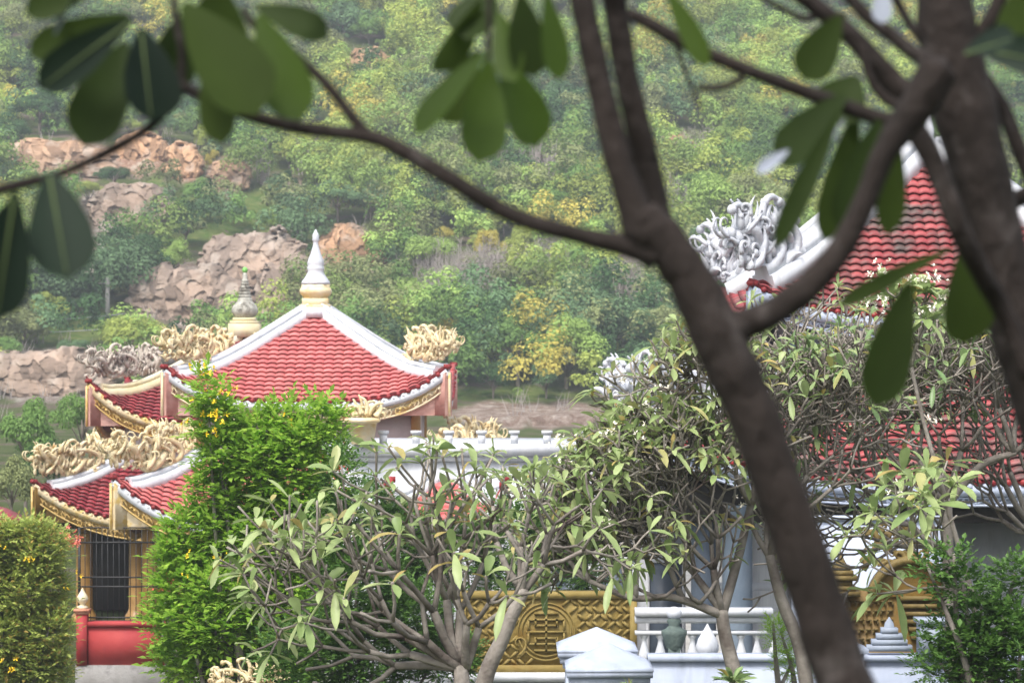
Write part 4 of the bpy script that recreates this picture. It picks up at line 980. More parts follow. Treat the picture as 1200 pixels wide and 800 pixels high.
    c = at(1098, 766, 31.9); b = MB(); b.box(c + [0,0,.18], (.42,.3,.36)); b.box(c + [0,0,.38], (.48,.36,.05)); tag(b.build('wall_pier', M['blue_grey'], origin=c), 'square blue grey pier on the wall right of the stepped merlon', 'pier')
    # gate pillars with caps
    def pillar(cpx, top, base, w, Y, label):
        c = at(cpx, base, Y); s = Y/F; root = thing('gate_pillar', label, 'pillar', (c[0], Y, 1.6), 'pale gate pillars')
        ap = (base-top)*s; W = w*s
        b = MB(); V = []
        t = np.linspace(0,1,9); prof = [(W/2*1.414*(1-k) + .004, c[2] + ap*k) for k in t]
        b.lathe([(W/2*1.414, c[2]-.02)] + prof, (c[0],Y,0), 4, PI/4); b.box((c[0],Y,c[2]-.05), (W*.985,W*.985,.06)); b.box((c[0],Y,c[2]-.115), (W*.93,W*.93,.07)); b.box((c[0],Y,c[2]-.18), (W*.86,W*.86,.06))
        b.build('cap', M['blue_white'], root)
        b = MB(); b.box((c[0],Y,(c[2]-.2+1.6)/2), (W*.78,W*.78,c[2]-.21-1.6)); b.build('shaft', M['blue_white'], root)
    pillar(713, 753, 779, 101, 29.0, 'nearer bluish white gate pillar with low pyramid cap, lower in the picture')
    pillar(699, 734, 757, 93, 33.0, 'farther bluish white gate pillar whose pyramid cap shows above the nearer one')
    # small cap near the trunk
    c = at(992, 758, 31.5); b = MB(); b.lathe([(.22*1.41,c[2]-.05),(.22*1.41,c[2]),(.01,c[2]+.09)], (c[0],c[1],0), 4, PI/4); b.box((c[0],c[1],(c[2]-.06+1.6)/2), (.34,.34,c[2]-.06-1.6)); tag(b.build('wall_post', M['blue_white'], origin=(c[0],c[1],1.6)), 'short white capped post half hidden by the blurred trunk', 'post')
    # balustrade
    Y = 37.0; A = at(744, 712, Y); B = at(905, 712, Y); root = thing('balustrade', 'white balustrade with turned balusters above the boundary wall', 'balustrade', ((A[0]+B[0])/2, Y, 0), None)
    b = MB(); b.box(((A[0]+B[0])/2, Y, A[2]-.05), (B[0]-A[0], .26, .10)); b.box(((A[0]+B[0])/2, Y, A[2]-.15), (B[0]-A[0], .18, .08)); b.box(((A[0]+B[0])/2, Y, A[2]-.32), (B[0]-A[0], .12, .05)); b.build('handrail', M['white_bright'], root)
    for i in range(9):
        x = A[0]+.12+i*.21; z1 = A[2]-.35; h = .42; b = MB()
        b.lathe([(.06,z1),(.05,z1-.03),(.03,z1-.06),(.035,z1-.12),(.07,z1-.24),(.075,z1-.30),(.04,z1-.37),(.06,z1-.41),(.065,z1-h)], (x,Y,0), 12); b.build('baluster', M['white_bright'], root, smooth=True)
    b = MB(); b.box(((A[0]+B[0])/2, Y, (A[2]-.77)/2), (B[0]-A[0], .3, A[2]-.77)); b.build('base_wall', M['concrete'], root)
    # globe on green stone pot
    Y = 33.0; c = at(790, 768, Y); s = Y/F; root = thing('stone_urn', 'green grey stone urn stand carrying a white globe', 'urn', (c[0],Y,1.6))
    b = MB(); b.box((c[0],Y,(c[2]+1.6)/2+.05), (14*s,14*s,c[2]-1.5)); b.lathe([(9*s,c[2]+8*s),(15*s,c[2]+26*s),(15*s,c[2]+30*s),(10*s,c[2]+32*s),(6*s,c[2]+36*s),(9*s,c[2]+41*s),(5*s,c[2]+46*s)], (c[0],Y,0), 8); b.build('stand', M['green_stone'], root)
    b = MB(); b.ball((c[0],Y,c[2]+50*s), 9*s, 16, 10, .85); b.build('globe', M['white_bright'], root, smooth=True)
    c = at(829, 770, 32.6); s = 32.6/F; b = MB(); b.lathe([(8*s,-.1),(9*s,2*s),(13*s,8*s),(13.5*s,14*s),(11*s,22*s),(6*s,30*s),(3*s,35*s),(.3*s,40*s)], c, 12); b.box(c+[0,0,-.2], (.3,.3,.3)); tag(b.build('lotus_bud_finial', M['white_bright'], origin=c, smooth=True), 'white lotus bud finial between the slate column and the urn', 'finial')
    # golden rockwork bottom left
    Y = 36.0; c = at(288, 802, Y); root = thing('golden_dragon_statue', 'golden coiled statue among leaves at the bottom left', 'statue', (c[0], Y, .3)); b = MB(); dragon(b, c + [0.1,0,-.15], (1,-.3,0), .9, .55, 31, n=40); b.build('body', M['cream_statue'], root, smooth=True)
    b = MB(); b.box((c[0],Y,(c[2]-.1)/2+.1), (.9,.5,c[2]-.2)); b.build('plinth', M['gold_dark'], root)
    # far kiosk at left edge
    Y = 88.0; c = at(-12, 596, Y); root = thing('small_kiosk', 'distant kiosk with crimson roof cut by the left edge', 'kiosk', (c[0], Y, 0))
    s = Y/F; b = MB(); b.lathe([(54*s,c[2]-16*s),(54*s,c[2]-13*s),(24*s,c[2]),(2*s,c[2]+5*s)], (c[0],Y,0), 4, PI/4); b.build('roof', M['tile_crimson'], root)
    b = MB(); b.box((c[0],Y,(c[2]-16*s)/2), (56*s,56*s,c[2]-16*s)); b.build('wall', M['pink_wall'], root)
    # utility pole and cables on the hill
    Y = ray_hill(126, 374); p = at(126, 326, Y); q = at(126, 378, Y)
    b = MB(); b.tube([q - [0,0,.5], p], [.22,.16], 8); b.box(p - [0,0,.4], (1.4,.12,.12)); tag(b.build('utility_pole', M['concrete'], origin=q), 'weathered utility pole in the greenery left of the rock face', 'pole')
    for (a, bb, dy, lab) in (((-30,371,Y-6),(230,352,Y+4),2.0,'upper thin cable strung across the slope below the utility pole'),((-30,385,Y-9),(226,368,Y+2),2.4,'lower thin cable strung across the slope below the utility pole')):
        P, Q = at(*a), at(*bb); t = np.linspace(0,1,16)[:,None]; L = P + (Q-P)*t; L[:,2] -= (4*t*(1-t)*.7)[:,0]
        m = MB(); m.tube(L, .035, 4); tag(m.build('cable', M['wire'], origin=P), lab, 'cable')
# ------------------------------------------------------------------ middle distance planting
def lobes_pinnate(name, label, cat, base, lobes, per, mk, Lf, seed, leaflets=9, trunk_r=.05, flowers=None, flower_mat='petal_yellow', up=.5, group=None, lw=.30, extra_parts=()):
    """bush of compound leaves. lobes: (centre xyz, radius xyz)"""
    global RG
    RG = np.random.default_rng(seed); rr = random.Random(seed)
    t = thing(name, label, cat, base, group)
    w = MB(); m = MB()
    for (c, r) in lobes:
        c = np.asarray(c); r = np.asarray(r)
        w.tube(smooth_path([np.asarray(base), (np.asarray(base)+c)/2 + [rr.gauss(0,.1), rr.gauss(0,.1), 0], c + [0,0,r[2]*.5]], 4), np.linspace(trunk_r, .012, 9), 6)
        n = int(per*(r[0]*r[2])/.12); n = max(n, 30)
        d = rvec(n); rad = RG.uniform(.35, 1.05, n)**.6 * np.where(RG.random(n) < .15, RG.uniform(1.05,1.4,n), 1)
        P = c + d*rad[:,None]*r
        D = nrm(d*[1,1,.6] + [0,0,up] + rvec(n)*.35); L = Lf*RG.uniform(.6, 1.2, n)
        k = leaflets//2; S = nrm(np.cross(D, rvec(n)*.5 + [0,0,1.])); 
        B = []; DD = []; LL = []
        for i in range(k+1):
            f = (i+.6)/(k+1); pos = P + D*(L*f)[:,None] - np.array([0,0,1])*(.25*f*f*L)[:,None]
            if i == k: B.append(pos); DD.append(D); LL.append(L*.42)
            else:
                for sg in (-1, 1): B.append(pos); DD.append(nrm(S*sg + D*.75 + rvec(n)*.12)); LL.append(L*.40*(1-.25*f))
        B = np.vstack(B); DD = np.vstack(DD); LL = np.concatenate(LL)
        leaves(m, B, DD, LL, LL*lw, droop=.15, fold=.15, prof=np.array([.15,1,.05]), ts=np.array([0,.45,1.]))
    w.build('stems', M['bark_mid'], t); m.build('foliage', M[mk], t)
    if flowers:
        f = MB()
        for (q, n, s) in flowers: flower_cluster(f, np.asarray(q), rr, n, s, s*1.6)
        f.build('blossoms', M[flower_mat], t)
    return t

def planting():
    rr = random.Random(3)
    # bright yellow flowered bush
    Y = 38.0; s = Y/F
    def lb(L, Y, dep=.8): return [(at(x, y, Y + rr.uniform(-.25,.25)), np.array([a*Y/F, max(a,b)*Y/F*dep, b*Y/F])) for (x, y, a, b) in L]
    L = [(243,462,8,22),(252,500,14,26),(262,536,20,22),(296,506,18,16),(330,494,16,18),(378,494,15,20),(352,522,18,20),(384,532,14,18),(305,540,26,20),(345,556,26,22),(292,574,30,22),(250,580,18,20),
         (228,622,22,18),(272,618,24,20),(318,604,28,22),(362,594,24,24),(300,640,32,22),(250,652,26,18),(350,640,28,24),(206,652,16,16),(212,690,24,20),(262,692,30,22),(318,684,32,24),(366,684,26,26),
         (205,728,20,20),(250,736,30,24),(306,730,34,26),(356,734,30,26),(214,770,26,22),(270,776,36,24),(330,782,40,24)]
    fl = [(at(237,439,Y-.4),7,.055),(at(243,473,Y-.4),4,.05),(at(253,496,Y-.45),7,.055),(at(262,466,Y-.4),4,.045),(at(249,512,Y-.4),4,.045),(at(228,500,Y-.3),4,.045),(at(272,460,Y-.3),3,.04),
          (at(336,500,Y-.5),3,.035),(at(220,652,Y-.6),3,.035),(at(262,658,Y-.7),3,.03),(at(222,676,Y-.7),2,.03),(at(252,655,Y-.7),2,.03)]
    lobes_pinnate('yellow_trumpet_bush', 'tall bright green feathery bush with yellow trumpet flowers at its tip', 'bush', at(300, 975, Y), lb(L, Y, .6), 420, 'leaf_lush', .31, 5, leaflets=7, flowers=fl, trunk_r=.06, lw=.50)
    # left shrubbery
    Y = 50.0
    L = [(14,640,34,20),(46,652,24,20),(-20,690,40,40),(24,690,40,26),(54,690,22,24),(32,730,32,26),(60,738,16,22),(4,745,40,30),(42,775,28,24),(10,790,40,26),(62,785,14,20),(-40,640,50,40),(58,634,14,14),(34,622,16,10)]
    fl = [(at(36,660,Y-.7),4,.05),(at(88,676,Y-.3),2,.05),(at(3,642,Y-.7),2,.04),(at(14,785,Y-1.),4,.06),(at(84,690,Y-.3),2,.04)]
    lobes_pinnate('mixed_hedge', 'tall olive green hedge filling the lower left corner', 'hedge', at(30, 835, Y), lb(L, Y, .9), 330, 'leaf_hedge', .28, 6, leaflets=7, flowers=fl, trunk_r=.06, lw=.5)
    Y = 53.0
    L = [(72,636,20,12),(58,630,14,10)]; fl = [(at(60+rr.uniform(-14,26),632+rr.uniform(-9,9),Y-.3),6,.06) for _ in range(10)]
    lobes_pinnate('coral_flower_shrub', 'shrub topped with coral pink blossom behind the left hedge', 'shrub', at(68, 810, Y), lb(L, Y), 160, 'leaf_hedge', .16, 7, flowers=fl, flower_mat='petal_pink')
    Y = 44.0
    L = [(384,562,16,20),(392,590,12,16)]; fl = [(at(384+rr.uniform(-14,14),556+rr.uniform(-34,30),Y-.3),6,.05) for _ in range(13)]
    lobes_pinnate('red_flower_shrub', 'slim shrub with scarlet blossom between the bright bush and the white building', 'shrub', at(390, 900, Y), lb(L, Y), 160, 'leaf_shrub', .16, 8, flowers=fl, flower_mat='petal_red')
    Y = 56.0
    fl = [(at(194+rr.uniform(-8,8),690+rr.uniform(-14,10),Y-.3),6,.06) for _ in range(8)]
    lobes_pinnate('scarlet_potted_plant', 'small plant with scarlet blossom beside the left pavilion columns', 'plant', at(196, 778, Y), lb([(196,700,12,18),(200,745,12,24)], Y), 160, 'leaf_shrub', .14, 9, flowers=fl, flower_mat='petal_red')
    Y = 34.5
    L = [(560,640,30,40),(520,690,40,40),(470,620,40,40),(440,700,40,50),(600,600,26,30),(420,760,50,40),(500,770,50,30)]
    # low shrub at the foot of the left frangipani
    lobes_pinnate('dark_understory_bush', 'dark green bush in the shade behind the left grey frangipani', 'bush', at(430, 940, Y), lb([(420,690,40,50),(440,760,56,46),(395,630,26,44),(480,730,40,44),(370,770,60,44),(520,770,40,30),(400,560,16,30)], Y), 420, 'leaf_shrub', .20, 12, leaflets=7, lw=.5)
    Y = 45.0
    lobes_pinnate('garden_bush', 'mid green garden bush against the white flat roofed building, seen through twigs', 'bush', at(560, 830, Y), lb([(430,600,34,30),(470,640,50,44),(545,650,40,40),(600,640,44,50),(655,620,40,44),(690,650,24,50),(640,680,50,30),(450,680,50,40)], Y), 240, 'leaf_shrub', .24, 15, leaflets=7, lw=.5)
    Y = 23.2
    L = [(1150,720,30,20),(1190,680,26,20),(1128,690,20,18),(1106,742,22,16),(1180,740,34,24),(1118,655,13,12),(1140,762,34,22),(1196,775,30,26),(1102,785,26,18),(1160,795,34,20),(1086,668,12,14)]
    lobes_pinnate('dark_green_shrub', 'dense dark green shrub in the bottom right corner', 'shrub', at(1150, 880, Y), lb(L, Y), 620, 'leaf_shrub', .16, 13, leaflets=7, lw=.62)
    Y = 28.0
    lobes_pinnate('fern_like_shrub', 'light green ferny shrub growing up against the blurred trunk', 'shrub', at(920, 850, Y), lb([(915,752,14,24),(930,782,22,22),(906,735,9,14)], Y), 900, 'leaf_lush', .10, 14)
    global RG
    RG = np.random.default_rng(55)
    for (nm, px, py, n, Ls, lab) in (('strap_leaved_plant', 858, 800, 34, .26, 'strappy dark plant at the foot of the middle frangipani'), ('spiky_plant', 737, 806, 16, .12, 'small spiky pale plant at the foot of the nearer gate pillar'),):
        c = at(px, py, 24.); t = thing(nm, lab, 'plant', (c[0], 24., 1.6)); m = MB(); b = MB()
        b.tube([(c[0],24.,1.6), c], .03, 6); b.build('stem', M['bark_mid'], t)
        d = rvec(n); d[:,2] = np.abs(d[:,2])+.35; leaves(m, np.repeat(c[None], n, 0), d, Ls*RG.uniform(.7,1.2,n), .05 if Ls > .2 else .015, droop=RG.uniform(.1,.6,n)); m.build('foliage', M['leaf_mid_deep' if Ls > .2 else 'leaf_mid'], t, smooth=True)
    # far green tufts in the white building gap
    # --- grey frangipanis
    E = lambda px, py, rx, ry, Y: (at(px, py, Y), np.array([rx*Y/F, max(rx,ry)*.8*Y/F, ry*Y/F]))
    def S(px, py, Y, dirs, r, L): return [(at(px, py, Y), nrm(np.array(d, float)), r, L, 0) for d in dirs]
    Y = 22.0
    frangipani('frangipani_tree', 'leafy grey branched frangipani spreading low in front of the gatehouse, left of centre',
               [([at(560,1120,Y), at(548,900,Y), at(540,780,Y)], [.11,.08,.06])], [E(400,700,105,85,Y), E(485,645,100,95,Y), E(550,700,80,80,Y)], 6, .62, .006, 101, 'leaf_mid',
               Lleaf=.24, nleaf=(3,6), starts=[S(540,782,Y,[(-1,.1,.25),(-.8,-.3,.6),(-1,.3,.0),(-.9,-.1,.45)],.040,.50), S(538,778,Y,[(-.3,.2,1),(-.55,-.2,1),(-.0,.3,1)],.042,.58), S(545,785,Y,[(.3,-.2,.8),(.0,-.4,.7)],.036,.34)])
    Y = 24.0
    frangipani('frangipani_tree', 'frangipani with a dark leaning trunk in front of the golden screen',
               [([at(520,1100,Y), at(560,830,Y), at(590,745,Y), at(614,690,Y)], [.10,.075,.062,.052])], [E(640,645,85,72,Y), E(585,630,75,66,Y)], 6, .6, .008, 102, 'leaf_mid',
               Lleaf=.23, nleaf=(3,6), starts=[S(612,694,Y,[(.6,.1,.7),(.1,-.2,1)],.036,.36), S(610,690,Y,[(-.5,.2,.9),(-.1,.3,1)],.034,.36)])
    Y = 26.0
    frangipani('frangipani_tree', 'wide twiggy frangipani forking above the boundary wall, white blossoms among bare tips',
               [([at(880,1050,Y), at(872,850,Y), at(850,745,Y), at(846,715,Y)], [.10,.075,.062,.055]),
                ([at(846,720,Y), at(790,700,Y-.1), at(740,700,Y-.2), at(690,680,Y-.2)], [.045,.034,.03,.022]),
                ([at(846,720,Y), at(866,650,Y+.1), at(880,590,Y+.1)], [.05,.042,.034])],
               [E(755,580,130,130,Y), E(820,500,110,110,Y), E(715,625,95,75,Y), E(740,655,115,60,Y)], 7, .40, .014, 103, 'leaf_mid',
               Lleaf=.22, nleaf=(3,6), starts=[S(846,715,Y,[(-.7,.1,.8),(-.2,-.3,1)],.042,.42)+S(800,701,Y,[(-.4,.2,.9)],.03,.36), S(880,590,Y,[(.2,.2,1),(-.5,-.2,.9),(.5,-.2,.8)],.034,.38), S(690,680,Y-.2,[(-.5,.1,.8),(-.3,.3,.3)],.024,.32)+S(745,700,Y-.2,[(-.1,-.2,1)],.026,.34), S(700,683,Y-.2,[(-.8,.2,.1),(.5,-.2,.5)],.016,.26)+S(770,700,Y-.2,[(.7,-.3,.5),(-.7,.3,.4)],.018,.28)+S(820,706,Y-.1,[(-.7,-.3,.6),(.6,.2,.7)],.02,.30)])
    Y = 27.5
    frangipani('frangipani_tree', 'nearly bare frangipani tangle covering the stained lower roof of the nearest hall',
               [([at(1128,1050,Y), at(1122,800,Y), at(1112,680,Y), at(1110,585,Y)], [.12,.085,.062,.05]),
                ([at(1110,590,Y), at(1150,545,Y), at(1190,530,Y)], [.045,.036,.03])],
               [E(1040,530,160,130,Y), E(1130,500,120,130,Y), E(1195,500,100,120,Y), E(1010,645,120,75,Y)], 7, .22, .008, 104, 'leaf_mid_deep',
               Lleaf=.20, starts=[S(1110,590,Y,[(-1,.1,.25),(-.8,-.3,.6),(-.9,.3,.1)],.038,.44), S(1112,585,Y,[(-.2,.2,1),(.2,-.2,1),(-.6,.1,.9)],.036,.42), S(1188,531,Y,[(.2,.2,1),(-.3,-.2,.9),(.6,.1,.6),(-.6,0,.9)],.03,.42), S(1105,640,Y,[(-1,.1,.1),(-1,-.2,.45),(-.8,.3,-.1)],.028,.44)], nleaf=(3,6))
    Y = 28.5
    frangipani('frangipani_tree', 'bare frangipani reaching in from the right edge above the dark shrub',
               [([at(1290,1050,Y), at(1262,800,Y), at(1225,660,Y), at(1205,610,Y)], [.10,.075,.055,.045])],
               [E(1150,470,120,110,Y), E(1165,590,100,70,Y)], 7, .25, .01, 109, 'leaf_mid',
               Lleaf=.21, starts=[S(1205,612,Y,[(-.3,.1,1),(-.7,-.2,.8),(.1,.2,1)],.034,.46), S(1210,625,Y,[(-1,.1,.3),(-.8,-.3,.5)],.030,.40)], nleaf=(3,6))
    Y = 26.5
    frangipani('frangipani_tree', 'bare stemmed frangipani close behind the blurred leaning trunk',
               [([at(950,1050,Y), at(945,800,Y), at(915,700,Y), at(902,650,Y)], [.10,.07,.055,.045])],
               [E(950,520,90,120,Y), E(890,590,70,90,Y)], 7, .28, .012, 105, 'leaf_mid_deep',
               Lleaf=.19, starts=[S(902,652,Y,[(.5,.1,.8),(.1,-.2,1)],.036,.42), S(900,650,Y,[(-.4,.2,.9),(.0,.3,1)],.032,.36)])
    Y = 31.0
    frangipani('frangipani_tree', 'leafy frangipani top with cream flower heads just below the stained upper roof',
               [([at(1010,1150,Y), at(985,800,Y), at(940,660,Y), at(908,570,Y), at(945,505,Y)], [.10,.07,.055,.05,.04])],
               [E(960,430,95,62,Y), E(1060,430,80,60,Y)], 6, .55, .03, 106, 'leaf_mid',
               Lleaf=.20, nleaf=(4,7), starts=[S(945,507,Y,[(-.5,.1,1),(.0,-.2,1),(-.9,.2,.7)],.034,.44), S(946,506,Y,[(.7,.1,.9),(.3,.3,1)],.034,.46)])
    Y = 25.0
    frangipani('frangipani_tree', 'frangipani tip with a tall cream flower head and long upright leaves against the red roof',
               [([at(1180,1100,Y), at(1150,760,Y), at(1112,600,Y), at(1084,500,Y), at(1068,430,Y)], [.05,.03,.022,.018,.016])], [E(1068,370,36,44,Y)], 3, .95, .35, 107, 'leaf_mid', Lleaf=.28, starts=[S(1068,430,Y,[(-.3,.1,1),(.3,-.1,1)],.018,.22)], nleaf=(7,10))
    Y = 24.5
    frangipani('frangipani_tree', 'green leaved frangipani sprays in front of the arched golden screen',
               [([at(1300,1100,Y), at(1235,820,Y), at(1150,700,Y)], [.05,.04,.025])], [E(1110,640,95,60,Y)], 5, .9, .02, 108, 'leaf_mid', Lleaf=.30, starts=[S(1150,700,Y,[(-1,0,.5),(-.6,-.3,.7),(-.9,.3,.1)],.024,.40)], nleaf=(4,7))

# ------------------------------------------------------------------ the near frangipanis, out of focus
def limb(mb, L, Y, sides=14):
    """L: (px, py, width px[, dY])"""
    P = []; R = []
    for e in L:
        y = Y + (e[3] if len(e) > 3 else 0); P.append(at(e[0], e[1], y)); R.append(e[2]*.82/2/F*y)
    k = 6; SP = smooth_path(P, k); SR = np.interp(np.linspace(0,1,len(SP)), np.linspace(0,1,len(R)), R)
    SR = SR*(1 + .025*np.sin(np.arange(len(SP))*1.3) + RG.normal(0,.01,len(SP)))
    mb.tube(SP, SR, sides)
def near_trees():
    global RG
    RG = np.random.default_rng(8)
    Y = 4.0
    base = at(1030, 1010, Y); base[2] = 5.0
    t = thing('blurred_frangipani_tree', 'blurred brown frangipani whose leaning trunk forks across the whole foreground', 'frangipani tree', (at(1060,0,Y)[0], Y, 5.0))
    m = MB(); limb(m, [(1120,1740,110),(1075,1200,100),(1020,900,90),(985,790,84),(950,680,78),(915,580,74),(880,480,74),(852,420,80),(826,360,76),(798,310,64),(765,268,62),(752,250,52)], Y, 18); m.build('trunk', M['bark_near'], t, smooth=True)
    B = [
     [(770,300,46),(742,290,34),(680,276,26),(600,252,25),(520,205,25),(470,176,24),(430,160,22),(340,148,20),(260,124,18),(212,100,17)],
     [(216,102,14),(180,145,14),(130,176,15),(75,202,13),(40,212,16),(0,222,17),(-40,236,12)],
     [(434,162,18),(412,136,16),(380,96,15),(340,60,14),(298,30,12),(285,10,10)],
     [(212,102,14),(213,60,11),(206,20,11),(200,-30,9)],
     [(752,275,54),(738,230,44),(722,180,42),(704,105,38),(684,10,37),(674,-50,34)],
     [(770,272,52,.08),(762,215,42,.08),(748,150,38,.06),(734,90,36,.05),(720,0,36,.04),(712,-50,34)],
     [(836,400,60),(868,382,48),(905,366,42),(948,335,42),(985,292,38),(1012,240,34),(1034,185,36),(1056,150,46),(1080,118,56),(1100,80,60)],
    ]
    for b in B:
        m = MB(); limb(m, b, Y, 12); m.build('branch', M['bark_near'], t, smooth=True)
    m = MB(); limb(m, [(740,272,50),(775,275,60),(800,320,62)], Y); m.ball(at(762,272,Y), 26/F*Y, 14, 10); m.ball(at(838,388,Y), 29/F*Y, 14, 10); m.build('knuckle', M['bark_near'], t, smooth=True)
    t2 = thing('blurred_frangipani_tree', 'darker thick blurred stem filling the top right corner with drooping leaves', 'frangipani tree', (at(1300,0,4.5)[0], 4.5, 5.0))
    Y2 = 4.5
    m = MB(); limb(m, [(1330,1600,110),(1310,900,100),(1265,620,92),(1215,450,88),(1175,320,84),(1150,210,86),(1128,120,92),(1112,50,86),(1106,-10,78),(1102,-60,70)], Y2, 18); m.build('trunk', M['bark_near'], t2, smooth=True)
    B = [
     [(1150,210,60),(1168,300,60),(1188,380,50),(1215,470,40)],
     [(1062,140,36,-.3),(1084,170,34,-.3),(1104,215,32,-.3),(1122,265,32,-.3),(1150,320,30,-.25),(1178,370,30,-.2),(1206,440,30,-.2)],
     [(735,15,17,-.2),(765,30,20,-.2),(800,50,21,-.2),(850,72,20,-.2),(900,92,20,-.2),(960,114,22,-.2),(1010,132,23,-.2),(1050,142,26,-.2),(1090,120,40,-.1)],
     [(872,91,10,-.2),(846,102,11,-.2),(818,103,8,-.2)],
     [(880,-10,8),(912,8,9),(942,22,9),(965,16,10),(990,20,12)],
     [(930,-12,24),(965,15,26),(1000,45,28),(1030,78,32),(1060,108,38),(1095,110,44)],
     [(985,-15,18,-.1),(1015,18,20,-.1),(1045,42,20,-.1),(1070,62,22,-.1),(1098,78,26,-.1)],
     [(1010,52,9,-.2),(1016,82,12,-.2),(1028,106,14,-.2),(1048,122,16,-.2),(1072,124,18,-.2)],
     [(1048,-5,13),(1064,25,13),(1082,48,15),(1100,70,18)],
     [(1120,110,30),(1140,55,24),(1162,20,22),(1180,-25,20)],
     [(1150,90,24,.1),(1176,130,24,.1),(1196,180,24,.1),(1220,240,22,.1)],
     [(1160,250,30,.2),(1195,232,26,.2),(1235,215,24,.2)],
    ]
    for b in B:
        m = MB(); limb(m, b, Y2, 12); m.build('branch', M['bark_near'], t2, smooth=True)
    # leaves: base, tip, width, droop; grouped by look
    def put(tree, mk, L, Yd, part='foliage'):
        m = MB(); VE = []
        for e in L:
            (bx, by), (tx, ty), w = e[:3]; dy = e[3] if len(e) > 3 else 0
            yb = Yd + RG.uniform(-.12,.12) + (e[4] if len(e) > 4 else 0); P = at(bx, by, yb); Q = at(tx, ty, yb + dy*.12 + RG.uniform(-.04,.04)); d = Q-P; L_ = np.linalg.norm(d)
            VE.append((P, Q, yb))
            # face of the blade turned partly to the viewer
            up = nrm(np.array([RG.uniform(-.4,.4), -1, RG.uniform(-.1,.5)]))
            k = 14; ts = np.linspace(0,1,k); pf = np.interp(ts, [0,.08,.3,.55,.78,.9,.97,1], [.12,.28,.66,.96,1,.78,.42,.04])
            leaves(m, P[None], d[None], np.array([L_]), np.array([w/F*yb*1.08]), droop=.04, fold=.16, prof=pf, ts=ts, upv=up[None])
        o = m.build(part, M[mk], tree, smooth=True)
        if mk == 'leaf_near_blue':
            for (P, Q, yb) in VE:
                v = MB(); tt = np.linspace(.02,.93,8)[:,None]; v.tube(P + (Q-P)*tt + np.array([0,-.0035,-.003]) - np.array([0,0,1.])*.04*tt**2*np.linalg.norm(Q-P), np.linspace(.0022,.0007,8), 5, False)
                v.build('midrib', M['midrib'], o)
        return o
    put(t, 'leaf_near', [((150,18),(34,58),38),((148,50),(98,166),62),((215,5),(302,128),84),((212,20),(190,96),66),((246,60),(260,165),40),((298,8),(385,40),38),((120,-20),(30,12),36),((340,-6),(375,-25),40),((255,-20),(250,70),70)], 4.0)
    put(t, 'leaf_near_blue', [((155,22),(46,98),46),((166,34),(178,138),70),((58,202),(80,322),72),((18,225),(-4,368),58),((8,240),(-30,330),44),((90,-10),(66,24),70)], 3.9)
    put(t, 'leaf_near_bright', [((303,18),(352,136),56),((572,60),(486,152),34),((584,14),(604,92),36),((640,-10),(656,90),30),((780,-14),(828,74),26)], 4.05)
    put(t, 'leaf_near_bright', [((572,70),(560,186),54),((586,66),(628,168),56)], 4.1)
    put(t, 'leaf_near', [((562,0),(510,80),52),((610,-8),(626,86),46),((560,60),(520,140),44),((575,-14),(548,44),60)], 4.1)
    m = MB(); limb(m, [(574,-30,8),(573,20,7),(572,78,9)], 4.1, 8); m.build('twig', M['bark_near'], t, smooth=True); m = MB(); limb(m, [(792,52,7),(806,92,6),(824,130,4)], 4.3, 8); m.build('twig', M['bark_near'], t, smooth=True)
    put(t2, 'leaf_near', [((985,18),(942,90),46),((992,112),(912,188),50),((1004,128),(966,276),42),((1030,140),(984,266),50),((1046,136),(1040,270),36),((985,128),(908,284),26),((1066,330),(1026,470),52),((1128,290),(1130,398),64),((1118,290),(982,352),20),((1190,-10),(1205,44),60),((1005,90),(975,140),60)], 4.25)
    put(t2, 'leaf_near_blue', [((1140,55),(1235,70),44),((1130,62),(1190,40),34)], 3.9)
    for e in [((1034,-20),(1034,26),22),((924,176),(886,200),15),((990,138),(936,222),6)]: put(t2, 'leaf_sheen', [e], 4.15, 'sheen_leaf')  # pale blades standing in for light caught on the leaves
    # blurred flower head between
    rr = random.Random(4)

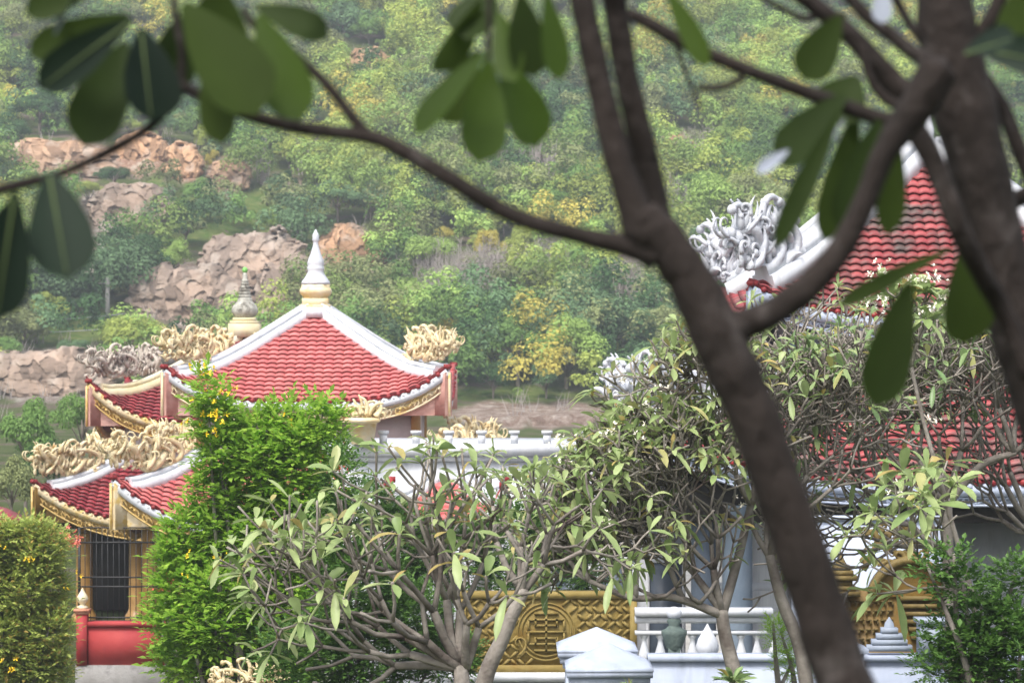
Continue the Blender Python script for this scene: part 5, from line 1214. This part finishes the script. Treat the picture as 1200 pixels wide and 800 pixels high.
def world_and_camera():
    cam = bpy.data.cameras.new('camera'); co = bpy.data.objects.new('camera', cam); COL.objects.link(co)
    co.location = (0, 0, CAMZ); co.rotation_euler = (PI/2, 0, 0)
    cam.lens = 100; cam.sensor_width = 36; cam.clip_start = .1; cam.clip_end = 4000
    cam.dof.use_dof = True; cam.dof.focus_distance = 27; cam.dof.aperture_fstop = 5.8; cam.dof.aperture_blades = 7
    SC.camera = co
    w = bpy.data.worlds.new('World'); SC.world = w; w.use_nodes = True
    nt = w.node_tree; N = nt.nodes; bg = N['Background']; sky = N.new('ShaderNodeTexSky'); sky.sky_type = 'NISHITA'; sky.sun_disc = False
    el, az = math.radians(58), math.radians(205)
    sky.sun_elevation = el; sky.sun_rotation = az; sky.dust_density = 4; sky.air_density = 1.2
    hs = N.new('ShaderNodeHueSaturation'); hs.inputs['Saturation'].default_value = .45
    nt.links.new(sky.outputs[0], hs.inputs['Color']); nt.links.new(hs.outputs[0], bg.inputs[0]); bg.inputs[1].default_value = SKY
    s = bpy.data.lights.new('sun', 'SUN'); s.energy = SUN; s.angle = math.radians(14); s.color = (1, .96, .90)
    so = bpy.data.objects.new('sun', s); COL.objects.link(so)
    d = Vector((math.sin(az)*math.cos(el), math.cos(az)*math.cos(el), math.sin(el)))
    so.rotation_euler = d.to_track_quat('Z', 'Y').to_euler(); so.location = (0, 0, 60)
    v = SC.view_settings; v.view_transform = 'Standard'; v.look = 'None'; v.exposure = EXPO; v.gamma = 1
    SC.cycles.max_bounces = 5; SC.cycles.diffuse_bounces = 3; SC.cycles.glossy_bounces = 2; SC.cycles.transmission_bounces = 3; SC.cycles.volume_bounces = 0; SC.cycles.transparent_max_bounces = 4
    SC.cycles.caustics_reflective = False; SC.cycles.caustics_refractive = False
def courtyard():
    b = MB(); b.box((12.8, 62, .01), (38, 46, .06)); o = b.build('courtyard_pavement', mat('pale_paving', (.30,.29,.27), (.38,.37,.35), 1.2, .9, .4)); o['kind'] = 'structure'
def haze():
    m, nt, N, L = newmat('pale_haze'); out = N.new('ShaderNodeOutputMaterial'); v = N.new('ShaderNodeVolumePrincipled')
    v.inputs['Color'].default_value = (.86,.92,1,1); v.inputs['Density'].default_value = HAZE; v.inputs['Anisotropy'].default_value = .2
    L.new(v.outputs[0], out.inputs['Volume'])
    b = MB(); b.box((0, 560, 119), (1480, 1530, 242)); o = b.build('haze', m); tag(o, 'thin pale air between the camera and the far hillside', 'haze', kind='stuff')

SKY, SUN, EXPO, HAZE = .14, 1.8, 1.08, .0007
M['midrib'] = mat('pale_leaf_midrib', (.10,.14,.05), None, 5, .5, 0)
M['rock'] = leafmat('hill_rock', (.9,.9,.9), (1.05,1.05,1.05), trans=0, src='attr', rough=.95, spec=.1)
build_ground(); build_hill_trees(); build_rocks(); build_wood()
pavilion_front(); pavilion_back(); pavilion_right(); small_things()
planting(); near_trees(); courtyard(); world_and_camera()
if HAZE: haze()
